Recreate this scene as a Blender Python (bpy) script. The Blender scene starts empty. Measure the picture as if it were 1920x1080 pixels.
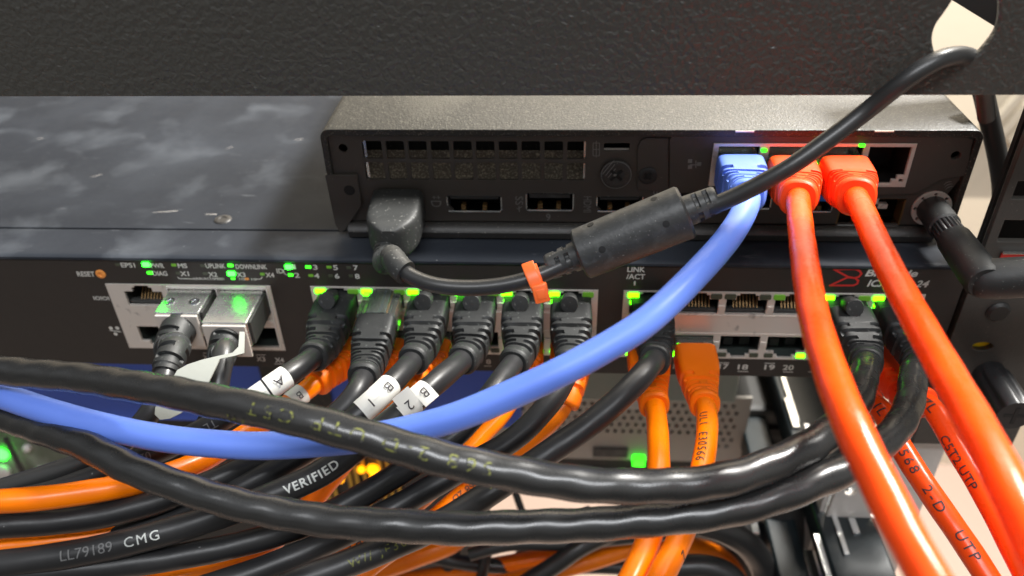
import bpy, bmesh, math, random
from mathutils import Vector, Matrix
random.seed(7)
S = 0.001                                   # everything below is written in millimetres
sc = bpy.context.scene
col = sc.collection
# ------------------------------------------------------------------ camera, world, lamps
CP = Vector((78.1466, -202.6204, 177.9177)); YAW, PIT, ROL, FPX = 0.0742, 0.6168, -0.03, 1521.73
CF = Vector((-math.sin(YAW)*math.cos(PIT), math.cos(YAW)*math.cos(PIT), -math.sin(PIT)))
_r = Vector((math.cos(YAW), math.sin(YAW), 0)); _u = _r.cross(CF)
CR = _r*math.cos(ROL)+_u*math.sin(ROL); CU = -_r*math.sin(ROL)+_u*math.cos(ROL)
cd = bpy.data.cameras.new('camera'); cam = bpy.data.objects.new('camera', cd); col.objects.link(cam)
cam.matrix_world = Matrix(((CR.x, CU.x, -CF.x, CP.x*S), (CR.y, CU.y, -CF.y, CP.y*S), (CR.z, CU.z, -CF.z, CP.z*S), (0, 0, 0, 1)))
cd.sensor_width = 36; cd.lens = FPX/1920*36; cd.clip_start = 0.005; cd.clip_end = 20
cd.dof.use_dof = True; cd.dof.focus_distance = 0.208; cd.dof.aperture_fstop = 12
sc.camera = cam
sc.render.resolution_x = 1024; sc.render.resolution_y = 576
w = bpy.data.worlds.new('World'); sc.world = w; w.use_nodes = True
nt = w.node_tree; bg = nt.nodes['Background']
tc = nt.nodes.new('ShaderNodeTexCoord'); sp = nt.nodes.new('ShaderNodeSeparateXYZ'); rp = nt.nodes.new('ShaderNodeValToRGB')
nt.links.new(tc.outputs['Generated'], sp.inputs[0]); mr = nt.nodes.new('ShaderNodeMapRange')
mr.inputs[1].default_value = -1; mr.inputs[2].default_value = 1
nt.links.new(sp.outputs[2], mr.inputs[0]); nt.links.new(mr.outputs[0], rp.inputs[0]); wn = nt.nodes.new('ShaderNodeTexNoise'); wn.inputs['Scale'].default_value = 1.7; wn.inputs['Detail'].default_value = 3   # uneven room around the rack
wr = nt.nodes.new('ShaderNodeMapRange'); wr.inputs[1].default_value = .38; wr.inputs[2].default_value = .62; wr.inputs[3].default_value = .35; wr.inputs[4].default_value = 1.7
nt.links.new(tc.outputs['Generated'], wn.inputs['Vector']); nt.links.new(wn.outputs[0], wr.inputs[0])
wx = nt.nodes.new('ShaderNodeVectorMath'); wx.operation = 'SCALE'; nt.links.new(rp.outputs[0], wx.inputs[0]); nt.links.new(wr.outputs[0], wx.inputs['Scale']); nt.links.new(wx.outputs[0], bg.inputs[0])
rp.color_ramp.elements[0].color = (.44, .41, .37, 1); rp.color_ramp.elements[0].position = .25
rp.color_ramp.elements[1].color = (.92, .96, 1.0, 1); rp.color_ramp.elements[1].position = .85
e = rp.color_ramp.elements.new(.55); e.color = (.55, .52, .47, 1)
bg.inputs[1].default_value = 0.40
def lamp(name, loc, target, sx, sy, power, color):
    l = bpy.data.lights.new(name, 'AREA'); l.shape = 'RECTANGLE'; l.size = sx; l.size_y = sy; l.energy = power; l.color = color
    o = bpy.data.objects.new(name, l); col.objects.link(o); o.location = loc
    o.rotation_euler = (Vector(target)-Vector(loc)).to_track_quat('-Z', 'Y').to_euler()
lamp('ceiling_light_behind', (0.80, 0.42, 1.10), (0.05, 0, 0.05), 0.40, 0.18, 68, (1, .97, .92))
lamp('ceiling_light_front', (0.15, -0.75, 1.25), (0.08, 0, 0.0), 1.1, 0.16, 15, (.95, .97, 1))
lamp('added_wall_fill', (0.3, 0.75, 1.0), (0.3, 1.3, -0.4), 0.9, 0.3, 15, (1, .93, .82))  # added fill lamp, there to brighten the far wall and floor
sc.view_settings.view_transform = 'Standard'; sc.view_settings.look = 'None'
sc.view_settings.exposure = 0; sc.view_settings.gamma = 1
# ------------------------------------------------------------------ measuring from the picture
def ray(px, py): return CF + CR*((px-960)/FPX) - CU*((py-540)/FPX)
def at(px, py, dep): return CP + ray(px, py)*dep
def onY(px, py, Y): d = ray(px, py); return CP + d*((Y-CP.y)/d.y)
def onZ(px, py, Z): d = ray(px, py); return CP + d*((Z-CP.z)/d.z)
def onX(px, py, X): d = ray(px, py); return CP + d*((X-CP.x)/d.x)
def F(px, py, Y=0): p = onY(px, py, Y); return (p.x, p.z)
PY = 13.9
def G(px, py): return F(px, py, PY)
def pj(P): d = P-CP; z = d.dot(CF); return 960+FPX*d.dot(CR)/z, 540-FPX*d.dot(CU)/z, z
# ------------------------------------------------------------------ materials
def mat(name, color, rough=.5, metal=0, bump=None, emit=None, var=None, dust=None, coat=0, trans=0, spec=.5, sss=0):
    m = bpy.data.materials.new(name); m.use_nodes = True; t = m.node_tree; b = t.nodes['Principled BSDF']
    b.inputs['Base Color'].default_value = (*color, 1); b.inputs['Roughness'].default_value = rough
    b.inputs['Metallic'].default_value = metal; b.inputs['Coat Weight'].default_value = coat
    b.inputs['Specular IOR Level'].default_value = spec; b.inputs['Transmission Weight'].default_value = trans
    if sss: b.inputs['Subsurface Weight'].default_value = sss; b.inputs['Subsurface Radius'].default_value = (.0015, .0007, .0003); b.inputs['Subsurface Scale'].default_value = 1
    if emit: b.inputs['Emission Color'].default_value = (*emit[0], 1); b.inputs['Emission Strength'].default_value = emit[1]
    co = t.nodes.new('ShaderNodeTexCoord')
    def noise(scale, detail=4, dist=0, stretch=None):
        n = t.nodes.new('ShaderNodeTexNoise'); n.inputs['Scale'].default_value = scale; n.inputs['Detail'].default_value = detail
        n.inputs['Distortion'].default_value = dist
        if stretch:
            mp = t.nodes.new('ShaderNodeMapping'); mp.inputs['Scale'].default_value = stretch
            t.links.new(co.outputs['Object'], mp.inputs[0]); t.links.new(mp.outputs[0], n.inputs['Vector'])
        else: t.links.new(co.outputs['Object'], n.inputs['Vector'])
        return n
    def ramp(n, a, b_, ca=(0, 0, 0, 1), cb=(1, 1, 1, 1)):
        r = t.nodes.new('ShaderNodeValToRGB'); r.color_ramp.elements[0].position = a; r.color_ramp.elements[1].position = b_
        r.color_ramp.elements[0].color = ca; r.color_ramp.elements[1].color = cb; t.links.new(n.outputs[0], r.inputs[0]); return r
    src = None
    if var:                                     # slow variation: scale, colour 2
        n = noise(var[0]); r = ramp(n, .35, .7, (*color, 1), (*var[1], 1)); src = r.outputs[0]
    if dust:                                    # specks or smudges: list of (scale, lo, hi, colour, stretch)
        for (scl, lo, hi, cc, st) in dust:
            n = noise(scl, 6, 0.3, st); r = ramp(n, lo, hi); mx = t.nodes.new('ShaderNodeMix'); mx.data_type = 'RGBA'
            t.links.new(r.outputs[0], mx.inputs[0]); mx.inputs[7].default_value = (*cc, 1)
            if src: t.links.new(src, mx.inputs[6])
            else: mx.inputs[6].default_value = (*color, 1)
            src = mx.outputs[2]
    if src: t.links.new(src, b.inputs['Base Color'])
    if bump:                                    # scale, strength, distance
        bp = t.nodes.new('ShaderNodeBump'); bp.inputs['Strength'].default_value = bump[1]; bp.inputs['Distance'].default_value = bump[2]*S
        n = noise(bump[0], bump[3] if len(bump) > 3 else 3, bump[4] if len(bump) > 4 else 0)
        t.links.new(n.outputs[0], bp.inputs['Height']); t.links.new(bp.outputs[0], b.inputs['Normal'])
    rn = noise(260, 5); mm = t.nodes.new('ShaderNodeMapRange'); mm.inputs[3].default_value = max(.03, rough-.08); mm.inputs[4].default_value = min(1, rough+.10)
    t.links.new(rn.outputs[0], mm.inputs[0]); t.links.new(mm.outputs[0], b.inputs['Roughness'])
    return m
GREY = (.34, .33, .30)
M = {}
M['shelf'] = mat('crinkle_black_paint', (.048, .046, .041), .30, bump=(680, 1, .62, 1.2, .3), spec=.7, dust=[(3000, .70, .74, (.12, .11, .10), None)])
M['lid'] = mat('dusty_black_lid', (.019, .022, .028), .5, spec=.12, bump=(1500, .4, .05), dust=[(22, .42, .80, (.034, .039, .048), (1, .9, 1)), (40, .52, .80, (.070, .078, .090), (1, 1.1, 1)), (420, .69, .74, (.07, .075, .085), (.2, 1, 1)), (900, .73, .78, (.16, .16, .17), (1, 1, 1))])
M['panel'] = mat('black_brown_front_paint', (.026, .021, .018), .5, bump=(3000, .3, .03), dust=[(1800, .74, .78, (.10, .09, .08), None)])
M['pcbody'] = mat('black_powder_coat', (.032, .030, .028), .45, bump=(1900, .8, .10, 2), dust=[(1500, .66, .72, (.17, .16, .14), None), (40, .5, .8, (.055, .052, .047), None)])
M['pctop'] = mat('dusty_powder_coat', (.024, .023, .020), .40, bump=(1500, 1, .14, 3), dust=[(2400, .58, .70, (.17, .16, .13), None), (25, .55, .8, (.07, .066, .055), None)])
M['pcface'] = mat('pc_rear_plate', (.058, .050, .043), .5, bump=(2500, .4, .04), dust=[(1600, .70, .75, (.14, .13, .11), None)])
M['dustyfin'] = mat('dusty_heatsink', (.12, .10, .075), .8, dust=[(1600, .50, .66, (.36, .31, .23), None), (3000, .62, .70, (.7, .65, .5), None)])
M['dustyblack'] = mat('dusty_dark_vent_back', (.010, .009, .008), .8, dust=[(2600, .66, .72, (.30, .28, .22), None)])
M['void'] = mat('dark_inside', (.006, .006, .006), .7)
M['metal'] = mat('nickel_shield', (.78, .72, .66), .38, .55, bump=(900, .3, .05), dust=[(220, .62, .72, (.40, .36, .33), None)])
M['silver'] = mat('zinc_cage', (.62, .62, .60), .26, .9, bump=(500, .4, .06), dust=[(900, .66, .70, (.30, .30, .30), None)])
M['chrome'] = mat('bright_steel', (.75, .77, .78), .18, 1)
M['gold'] = mat('gold_contacts', (.20, .12, .045), .45, .6)
M['jack'] = mat('jack_plastic', (.035, .036, .035), .5)
M['darkjack'] = mat('jack_plastic_dark', (.03, .04, .036), .6)
M['boot'] = mat('black_rubber_boot', (.013, .014, .014), .55, bump=(1800, .5, .06), dust=[(1300, .66, .72, (.13, .14, .13), None)])
M['cableg'] = mat('glossy_black_jacket', (.019, .019, .019), .27, bump=(200, .25, .3, 2), spec=.8)
M['cable'] = mat('black_cable_jacket', (.017, .017, .018), .38, bump=(200, .25, .25, 2), spec=.42, dust=[(700, .75, .77, (.22, .22, .22), None)])
M['cablem'] = mat('black_power_cord', (.024, .024, .024), .36, bump=(500, .3, .08, 2), spec=.6)
M['ferrite'] = mat('ferrite_cover', (.035, .036, .036), .42, bump=(1300, .6, .10, 3), dust=[(300, .5, .75, (.075, .077, .076), None), (2200, .68, .72, (.25, .25, .24), None)])
M['usb'] = mat('dusty_rubber_plug', (.026, .027, .026), .55, bump=(1500, .5, .05), dust=[(1100, .62, .70, (.15, .15, .14), None)])
M['blue'] = mat('blue_jacket', (.15, .27, .86), .42, bump=(300, .15, .1), spec=.4, dust=[(45, .5, .85, (.12, .22, .74), None), (1300, .74, .78, (.4, .5, .9), None)])
M['bluep'] = mat('blue_boot', (.10, .19, .62), .5, bump=(1500, .2, .05))
M['red'] = mat('red_jacket', (.98, .075, .004), .27, bump=(160, .4, .35, 2), spec=.4, dust=[(45, .5, .85, (.80, .045, .003), None), (1300, .75, .79, (1, .3, .15), None)])
M['redp'] = mat('red_boot', (.92, .065, .005), .45, bump=(1500, .3, .05), spec=.35)
M['orange'] = mat('orange_jacket', (1.0, .215, .0), .30, bump=(180, .35, .3, 2), spec=.4, dust=[(45, .5, .85, (.85, .13, .001), None), (1300, .75, .79, (1, .45, .15), None)])
M['orangep'] = mat('orange_boot', (1.0, .19, .002), .45, bump=(1500, .3, .05), spec=.35)
M['tie'] = mat('orange_nylon', (1.0, .17, .03), .4)
M['white'] = mat('white_paper', (.66, .65, .60), .6, bump=(900, .2, .03))
M['tab'] = mat('white_plastic_tab', (.36, .37, .33), .45, bump=(120, .5, .5))
M['ink'] = mat('black_ink', (.03, .025, .03), .6)
M['print'] = mat('white_silkscreen', (.55, .54, .50), .6)
M['greyprint'] = mat('grey_silkscreen', (.20, .20, .19), .6)
M['yprint'] = mat('olive_yellow_print', (.17, .18, .035), .6, dust=[(1100, .47, .55, (.025, .025, .025), None)])
M['wprint'] = mat('white_cable_print', (.50, .52, .50), .5)
M['gprint'] = mat('faded_cable_print', (.13, .13, .13), .5)
M['logo'] = mat('red_logo', (.55, .03, .025), .5)
M['led'] = mat('lit_green_led', (.2, .8, .05), .4, emit=((.085, 1, .0), 9))
M['ledg'] = mat('lit_pure_green_led', (.1, .8, .05), .4, emit=((.012, 1, .015), 22))
M['leds'] = mat('dim_green_led', (.1, .8, .05), .4, emit=((.03, 1, .01), 3))
M['ledfaint'] = mat('faint_glow_green_led', (.12, .28, .03), .4, emit=((.2, .7, .02), .12))  # faint glow is put into these green lights
M['ledgrey'] = mat('unlit_led_window', (.06, .07, .045), .4)
M['amber'] = mat('lit_amber_led', (.9, .5, .02), .4, emit=((1, .36, .0), 2.6))
M['orangebtn'] = mat('orange_button', (.75, .28, .06), .45)
M['bezel'] = mat('blue_bezel_paint', (.06, .14, .68), .5)
M['palegrey'] = mat('pale_green_grey_paint', (.34, .38, .33), .5)
M['beige'] = mat('grey_beige_bezel', (.46, .43, .38), .55, bump=(300, .3, .2))
M['wall'] = mat('cream_wall', (.70, .62, .49), .8, bump=(60, .2, 1))
M['dark'] = mat('charcoal_metal', (.022, .022, .021), .5, bump=(800, .3, .08))
M['post'] = mat('grey_brown_post_paint', (.050, .046, .041), .42, bump=(1200, .6, .10), dust=[(900, .68, .74, (.13, .12, .10), None)])
M['galv'] = mat('galvanised_steel', (.62, .58, .54), .5, .1, bump=(300, .3, .1), dust=[(120, .5, .7, (.55, .53, .50), None)])
M['teal'] = mat('dark_glossy_rail', (.010, .016, .019), .34, 0, spec=.5)
M['yellow'] = mat('yellow_sticker', (.80, .55, .01), .4)
M['redst'] = mat('red_sticker', (.45, .02, .015), .4)
M['clear'] = mat('clear_polycarbonate', (.45, .50, .45), .08, trans=.9)
M['usbblue'] = mat('blue_usb_tongue', (.03, .25, .95), .4)
M['olive'] = mat('olive_device', (.09, .10, .07), .5, dust=[(30, .45, .6, (.22, .22, .18), None)])
M['brass'] = mat('brass_pin', (.45, .30, .05), .35, .7)
M['floor'] = mat('pinkish_floor', (.52, .39, .32), .7)
# ------------------------------------------------------------------ object helpers
BASE = {}
def thing(name, label, cat, loc=(0, 0, 0), group=None):
    o = bpy.data.objects.new(name, None); col.objects.link(o); o.location = Vector(loc)*S; o.empty_display_size = .01
    o['label'] = label; o['category'] = cat
    if group: o['group'] = group
    BASE[o.name] = Vector(loc); return o
def tag(o, label, cat, group=None):
    o['label'] = label; o['category'] = cat
    if group: o['group'] = group
    return o
class MB:
    def __init__(s): s.v = []; s.f = []; s.m = []
    def add(s, v, f, mi=0):
        k = len(s.v); s.v += [Vector(a) for a in v]; s.f += [tuple(i+k for i in q) for q in f]; s.m += [mi]*len(f); return s
    def box(s, x0, x1, y0, y1, z0, z1, b=0, mi=0, rot=None, org=None):
        bm = bmesh.new(); bmesh.ops.create_cube(bm, size=1)
        for v in bm.verts: v.co = Vector(((x0+x1)/2+v.co.x*(x1-x0), (y0+y1)/2+v.co.y*(y1-y0), (z0+z1)/2+v.co.z*(z1-z0)))
        if b: bmesh.ops.bevel(bm, geom=list(bm.edges), offset=b, segments=2, affect='EDGES', profile=.5)
        bm.verts.index_update(); vs = [v.co.copy() for v in bm.verts]
        if rot: o = Vector(org or (0, 0, 0)); vs = [o+rot@(v-o) for v in vs]
        s.add(vs, [[v.index for v in f.verts] for f in bm.faces], mi); bm.free(); return s
    def lathe(s, o, axis, prof, n=32, mi=0, cap=True, up=None):    # prof: (distance along axis, radius)
        o = Vector(o); T = Vector(axis).normalized(); N = (Vector(up) if up else (Vector((0, 0, 1)) if abs(T.z) < .9 else Vector((1, 0, 0)))); N = (N-T*N.dot(T)).normalized(); B = T.cross(N)
        v = []; f = []
        for d, r in prof:
            for j in range(n): a = 2*math.pi*j/n; v.append(o+T*d+(N*math.cos(a)+B*math.sin(a))*r)
        for i in range(len(prof)-1):
            for j in range(n): k = (j+1) % n; f.append((i*n+j, i*n+k, (i+1)*n+k, (i+1)*n+j))
        if cap: f.append(tuple(range(n))[::-1]); f.append(tuple((len(prof)-1)*n+j for j in range(n)))
        return s.add(v, f, mi)
    def build(s, name, m, parent=None, smooth=False, kind=None):
        me = bpy.data.meshes.new(name); base = BASE.get(parent.name, Vector((0, 0, 0))) if parent else Vector((0, 0, 0))
        if not parent and s.v:
            cx = [sum(v[i] for v in s.v)/len(s.v) for i in range(2)]; base = Vector((cx[0], cx[1], min(v.z for v in s.v)))
        me.from_pydata([(v-base)*S for v in s.v], [], s.f)
        ms = m if isinstance(m, (list, tuple)) else [m]
        for a in ms: me.materials.append(M[a])
        for p, i in zip(me.polygons, s.m): p.material_index = i; p.use_smooth = smooth
        me.validate(); o = bpy.data.objects.new(name, me); col.objects.link(o); BASE[o.name] = base
        if parent: o.parent = parent
        else: o.location = base*S
        if smooth:
            try: me.set_sharp_from_angle(angle=math.radians(38))
            except Exception: pass
        if kind: o['kind'] = kind
        return o
def circ(cx, cy, r, n=24, r2=None): return [(cx+r*math.cos(2*math.pi*i/n), cy+(r2 or r)*math.sin(2*math.pi*i/n)) for i in range(n)]
def rect(x0, x1, y0, y1): return [(x0, y0), (x1, y0), (x1, y1), (x0, y1)]
def rrect(x0, x1, y0, y1, r, n=4):
    p = []
    for cx, cy, a0 in ((x1-r, y1-r, 0), (x0+r, y1-r, 90), (x0+r, y0+r, 180), (x1-r, y0+r, 270)):
        for i in range(n+1): a = math.radians(a0+90*i/n); p.append((cx+r*math.cos(a), cy+r*math.sin(a)))
    return p
def curve_mesh(splines, t, bev=0):
    c = bpy.data.curves.new('tmp', 'CURVE'); c.dimensions = '2D'; c.fill_mode = 'BOTH'; c.extrude = t/2; c.bevel_depth = bev; c.bevel_resolution = 1
    for s in splines:
        p = c.splines.new('POLY'); p.points.add(len(s)-1); p.use_cyclic_u = True
        for i, q in enumerate(s): p.points[i].co = (q[0], q[1], 0, 1)
    o = bpy.data.objects.new('tmp', c); col.objects.link(o); dg = bpy.context.evaluated_depsgraph_get(); dg.update()
    me = bpy.data.meshes.new_from_object(o.evaluated_get(dg)); v = [x.co.copy() for x in me.vertices]; f = [tuple(x.vertices) for x in me.polygons]
    bpy.data.objects.remove(o); bpy.data.curves.remove(c); bpy.data.meshes.remove(me); return v, f
def plate(mb, outline, holes, y, t, bev=0, mi=0):      # upright sheet: front face at y, going back by t
    v, f = curve_mesh([outline]+holes, max(t-2*bev, .01), bev)
    return mb.add([Vector((a.x, y+t/2-a.z, a.y)) for a in v], f, mi)
_tc = {}
def flat_text(s, bold=.0, shear=0, spacing=1.0):
    k = (s, bold, shear, spacing)
    if k in _tc: return _tc[k]
    c = bpy.data.curves.new('t', 'FONT'); c.body = s; c.size = 1; c.align_x = 'CENTER'; c.align_y = 'CENTER'; c.offset = bold; c.shear = shear; c.space_character = spacing; c.resolution_u = 3
    o = bpy.data.objects.new('t', c); col.objects.link(o); dg = bpy.context.evaluated_depsgraph_get(); dg.update()
    me = bpy.data.meshes.new_from_object(o.evaluated_get(dg)); v = [x.co.copy() for x in me.vertices]; f = [tuple(x.vertices) for x in me.polygons]
    bpy.data.objects.remove(o); bpy.data.curves.remove(c); bpy.data.meshes.remove(me)
    if v:
        cx = (min(a.x for a in v)+max(a.x for a in v))/2; cy = (min(a.y for a in v)+max(a.y for a in v))/2; h = max(a.y for a in v)-min(a.y for a in v)
        wd = max(a.x for a in v)-min(a.x for a in v); v = [Vector(((a.x-cx)/h, (a.y-cy)/h, 0)) for a in v]; wd /= h
    else: wd = 0
    _tc[k] = (v, f, wd); return _tc[k]
def face_text(mb, s, x, z, h, y, rot=0, bold=.012, width=None, shear=0, mi=0):  # on an upright face looking to -y
    v, f, wd = flat_text(s, bold, shear); c, sn = math.cos(math.radians(rot)), math.sin(math.radians(rot))
    kx = h if not width else width/wd
    mb.add([Vector((x+a.x*kx*c-a.y*h*sn, y, z+a.x*kx*sn+a.y*h*c)) for a in v], f, mi)
# ------------------------------------------------------------------ tubes
class Tube:
    def __init__(s, pts, step=.8, smooth=6):
        P = [Vector(p) for p in pts]; P = [P[0]*2-P[1]]+P+[P[-1]*2-P[-2]]; out = []
        for i in range(1, len(P)-2):
            a, b, c, d = P[i-1:i+3]; n = max(2, int((c-b).length/step))
            t1 = (c-a)*.5; t2 = (d-b)*.5; L = (c-b).length
            if t1.length > 1e-6: t1 = t1*min(1, L*1.2/t1.length)
            if t2.length > 1e-6: t2 = t2*min(1, L*1.2/t2.length)
            for k in range(n):
                t = k/n; out.append(b*(2*t**3-3*t**2+1)+t1*(t**3-2*t**2+t)+c*(-2*t**3+3*t**2)+t2*(t**3-t**2))
        out.append(P[-2])
        for _ in range(smooth*3): out = [out[0]]+[out[i]*.5+(out[i-1]+out[i+1])*.25 for i in range(1, len(out)-1)]+[out[-1]]
        s.p = out; s.s = [0]
        for i in range(1, len(out)): s.s.append(s.s[-1]+(out[i]-out[i-1]).length)
        s.L = s.s[-1]; s.n = []
        for i in range(len(out)):
            T = s.tan(i)
            if i == 0: N = Vector((0, 0, 1)) if abs(T.z) < .9 else Vector((0, 1, 0))
            else: N = s.n[-1]
            s.n.append((N-T*N.dot(T)).normalized())
    def tan(s, i): a = s.p[max(0, i-1)]; b = s.p[min(len(s.p)-1, i+1)]; return (b-a).normalized()
    def frame(s, d):
        d = max(0, min(s.L-1e-4, d)); import bisect
        i = max(0, min(len(s.p)-2, bisect.bisect_right(s.s, d)-1)); t = (d-s.s[i])/max(1e-9, s.s[i+1]-s.s[i])
        T = s.tan(i).lerp(s.tan(i+1), t).normalized(); N = s.n[i].lerp(s.n[i+1], t); N = (N-T*N.dot(T)).normalized()
        return s.p[i].lerp(s.p[i+1], t), T, N, T.cross(N)
    def near(s, px, py):
        return min(range(len(s.p)), key=lambda i: (pj(s.p[i])[0]-px)**2+(pj(s.p[i])[1]-py)**2)
    def loft(s, mb, d0, d1, step, prof, n=24, mi=0, cap=True):          # prof(d, ang) -> (offset along N, offset along B)
        m = max(2, int(round((d1-d0)/step))); v = []; f = []
        for i in range(m+1):
            d = d0+(d1-d0)*i/m; o, T, N, B = s.frame(d)
            for j in range(n): a = 2*math.pi*j/n; x, y = prof(d, a); v.append(o+N*x+B*y)
        for i in range(m):
            for j in range(n): k = (j+1) % n; f.append((i*n+j, i*n+k, (i+1)*n+k, (i+1)*n+j))
        if cap: f.append(tuple(range(n))[::-1]); f.append(tuple(m*n+j for j in range(n)))
        return mb.add(v, f, mi)
    def cyl(s, mb, D, d0=0, d1=None, wave=.012, lam=13., n=22, step=1.0, mi=0, ph=0):
        R = D/2
        def pr(d, a): r = R*(1+wave*math.sin(2*math.pi*d/lam+2*a+ph)+wave*.7*math.sin(2*math.pi*d/(lam*2.7)+ph*2+a)); return r*math.cos(a), r*math.sin(a)
        return s.loft(mb, d0, s.L if d1 is None else d1, step, pr, n, mi)
    def text(s, mb, txt, px, py, h, D, rev=False, shift=0, bold=.0, mi=0, lift=.10, stretch=1., facing=None, spacing=1.):
        v, f, wd = flat_text(txt, bold, 0, spacing); d0 = s.s[s.near(px, py)]; R = D/2*1.012+lift
        bm = bmesh.new(); vs = [bm.verts.new(a) for a in v]
        for q in f:
            try: bm.faces.new([vs[i] for i in q])
            except Exception: pass
        for k in range(-3, 4): bmesh.ops.bisect_plane(bm, geom=bm.verts[:]+bm.edges[:]+bm.faces[:], plane_co=(0, k*.14, 0), plane_no=(0, 1, 0))
        bm.verts.index_update(); out = []
        sg = -1 if rev else 1
        for a in bm.verts:
            o, T, N, B = s.frame(d0+sg*a.co.x*h*stretch); V = facing or (CP-o); V = (V-T*V.dot(T)).normalized(); U = V.cross(T)
            ang = sg*a.co.y*h/R+shift; out.append(o+(V*math.cos(ang)+U*math.sin(ang))*R)
        mb.add(out, [[x.index for x in q.verts] for q in bm.faces], mi); bm.free()
def sq(a, hw, hh, e):                          # rounded-square section
    c, sn = math.cos(a), math.sin(a); return hh*math.copysign(abs(c)**(2/e), c), hw*math.copysign(abs(sn)**(2/e), sn)
def boot(mb, tube, d0, L, w0, h0, r1, pitch=2.5, groove=.75, mi=0, plain=.30, split=True):
    def pr(d, a):
        t = (d-d0)/L; k = max(0, min(1, (t-.25)/.62)); k = k*k*(3-2*k)
        ed = 1-.10*max(0, 1-(d-d0)/.8)**2-.13*max(0, 1-(d0+L-d)/1.1)**2
        x, y = sq(a, (w0/2*(1-k)+r1*k)*ed, (h0/2*(1-k)+r1*k)*ed, 6-3.6*k)
        if plain < t < .90:
            u = ((d-d0-plain*L)/pitch); fr = u-math.floor(u); g = max(0, min(1, (.30-abs(fr-.5))/.08)); side = abs(math.sin(a)); top = abs(math.cos(a))
            brk = (int(math.floor(u)) % 2 == 0) and split
            if brk and (side < .16): g = 0
            if side > .93 and not brk: g = 0
            q = 1-g*groove/max(1, math.hypot(x, y)); x *= q; y *= q
        return x, y
    tube.loft(mb, d0, d0+L, .28, pr, 56, mi)
# ================================================================== THE SETTING (far)
mb = MB(); mb.box(-1500, 2200, 900, 910, -1500, 900); wl = mb.build('wall', 'wall'); wl['kind'] = 'structure'
mb = MB(); mb.box(-1500, 2200, -800, 899, -1012, -1000); fl = mb.build('floor', 'floor'); fl['kind'] = 'structure'
# slatted vent panel high on the wall
lo = thing('louvre_panel', 'cream slatted louvre panel far behind the hanging black cord, at the right edge', 'louvre', (520, 470, -120))
a = onY(1866, 196, 470); b = onY(1990, 262, 470)
mb = MB(); mb.box(a.x-2, b.x+40, 474, 480, b.z-60, a.z+30); mb.build('frame', 'wall', lo)
mb = MB()
for i in range(16):
    x = a.x+i*13; mb.box(x, x+8, 466, 472, b.z-2, a.z+25, 1, rot=Matrix.Rotation(.45, 3, 'Y'), org=(x, 470, (a.z+b.z)/2))
mb.build('slat', 'wall', lo)
# ================================================================== RACK POST, SHELF
post = thing('rack_post', 'dark grey steel rack post with slots at the right edge of the switch', 'rack post', (209, 1, -330))
xl, xr = 198.2, 222.5
holes = []
def sqh(p1, p2):
    (x0, z1), (x1, z0) = F(*p1), F(*p2); return rect(min(x0, x1), max(x0, x1), min(z0, z1), max(z0, z1))
holes += [sqh((1880, 408), (1960, 452)), sqh((1905, 335), (1975, 372))]
hx, hz = F(1840, 646); holes.append([(hx+3.4*math.cos(t*.2618)*(1.0), hz+1.9*math.sin(t*.2618)) for t in range(24)])
hx2, hz2 = F(1868, 580)
mb = MB(); plate(mb, rect(xl, xr+8, -28, 150), holes, -1, 2.2, .25); mb.box(xl, xl+1.8, 1.4, 28, -28, 40, .2); mb.build('post_face', 'post', post)
mb = MB(); mb.lathe((hx2, -.5, hz2), (0, -1, 0), [(0, 3.4), (1, 3.4), (1.8, 2.6), (1.8, .1)], 24); mb.build('screw', 'dark', post, True)
mb = MB(); mb.box(hx-5, hx+5, 1.3, 1.6, hz-4, hz+.5, 0, 0); mb.box(hx-5, hx+5, 1.3, 1.6, hz+.55, hz+4, 0, 1); mb.build('sticker', ['yellow', 'redst'], post)
mb = MB(); mb.box(xl+3, xr+8, 8, 10, 30, 150); mb.build('black_slot_backing', 'void', post)  # black sheet added for the darkness inside the post slots
mb = MB(); (x0, z0) = F(1880, 470); mb.box(x0-1, x0+14, -2, -1.2, z0-4.2, z0-1.6, .1, 0); mb.box(x0-1, x0+14, -1.8, -1.3, z0-1.5, z0+.1, 0, 1); mb.box(x0-1, x0+14, -2.2, -1.25, z0+.2, z0+1, .1, 2)
mb.build('sticker', ['yellow', 'redst', 'chrome'], post)
# lower galvanised bracket with holes
br = thing('mounting_bracket', 'pale galvanised bracket with round holes below the rack post, behind the red cables', 'bracket', (200, 0, -130))
hl = [circ(185+dx, dz, 2.3, 16) for dx, dz in ((0, -58), (10, -44), (2, -76), (12, -70), (3, -98), (13, -100), (22, -52))]
mb = MB(); plate(mb, [(177, -130), (212, -130), (212, -29), (188, -29), (180, -52)], hl, 3, 2, .2); mb.box(177, 179, 5.2, 40, -130, -60, .2); mb.build('bracket_plate', 'galv', br)
p1 = at(1650, 940, 300)
mb = MB(); mb.box(176, 200, -1, 1.5, -84, -80, .5); mb.build('clip', 'dark', br)
mb = MB(); mb.box(178, 198, -1, 1.5, -112, -106, .5); mb.build('blue_tag', 'bezel', br)
sdp = thing('rack_side_panel', 'dark inner side panel of the rack behind the red cables', 'side panel', (200, 150, -330))
mb = MB(); mb.box(199, 201, 32, 320, -330, -30, .3); mb.build('panel_sheet', 'dark', sdp)
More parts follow.
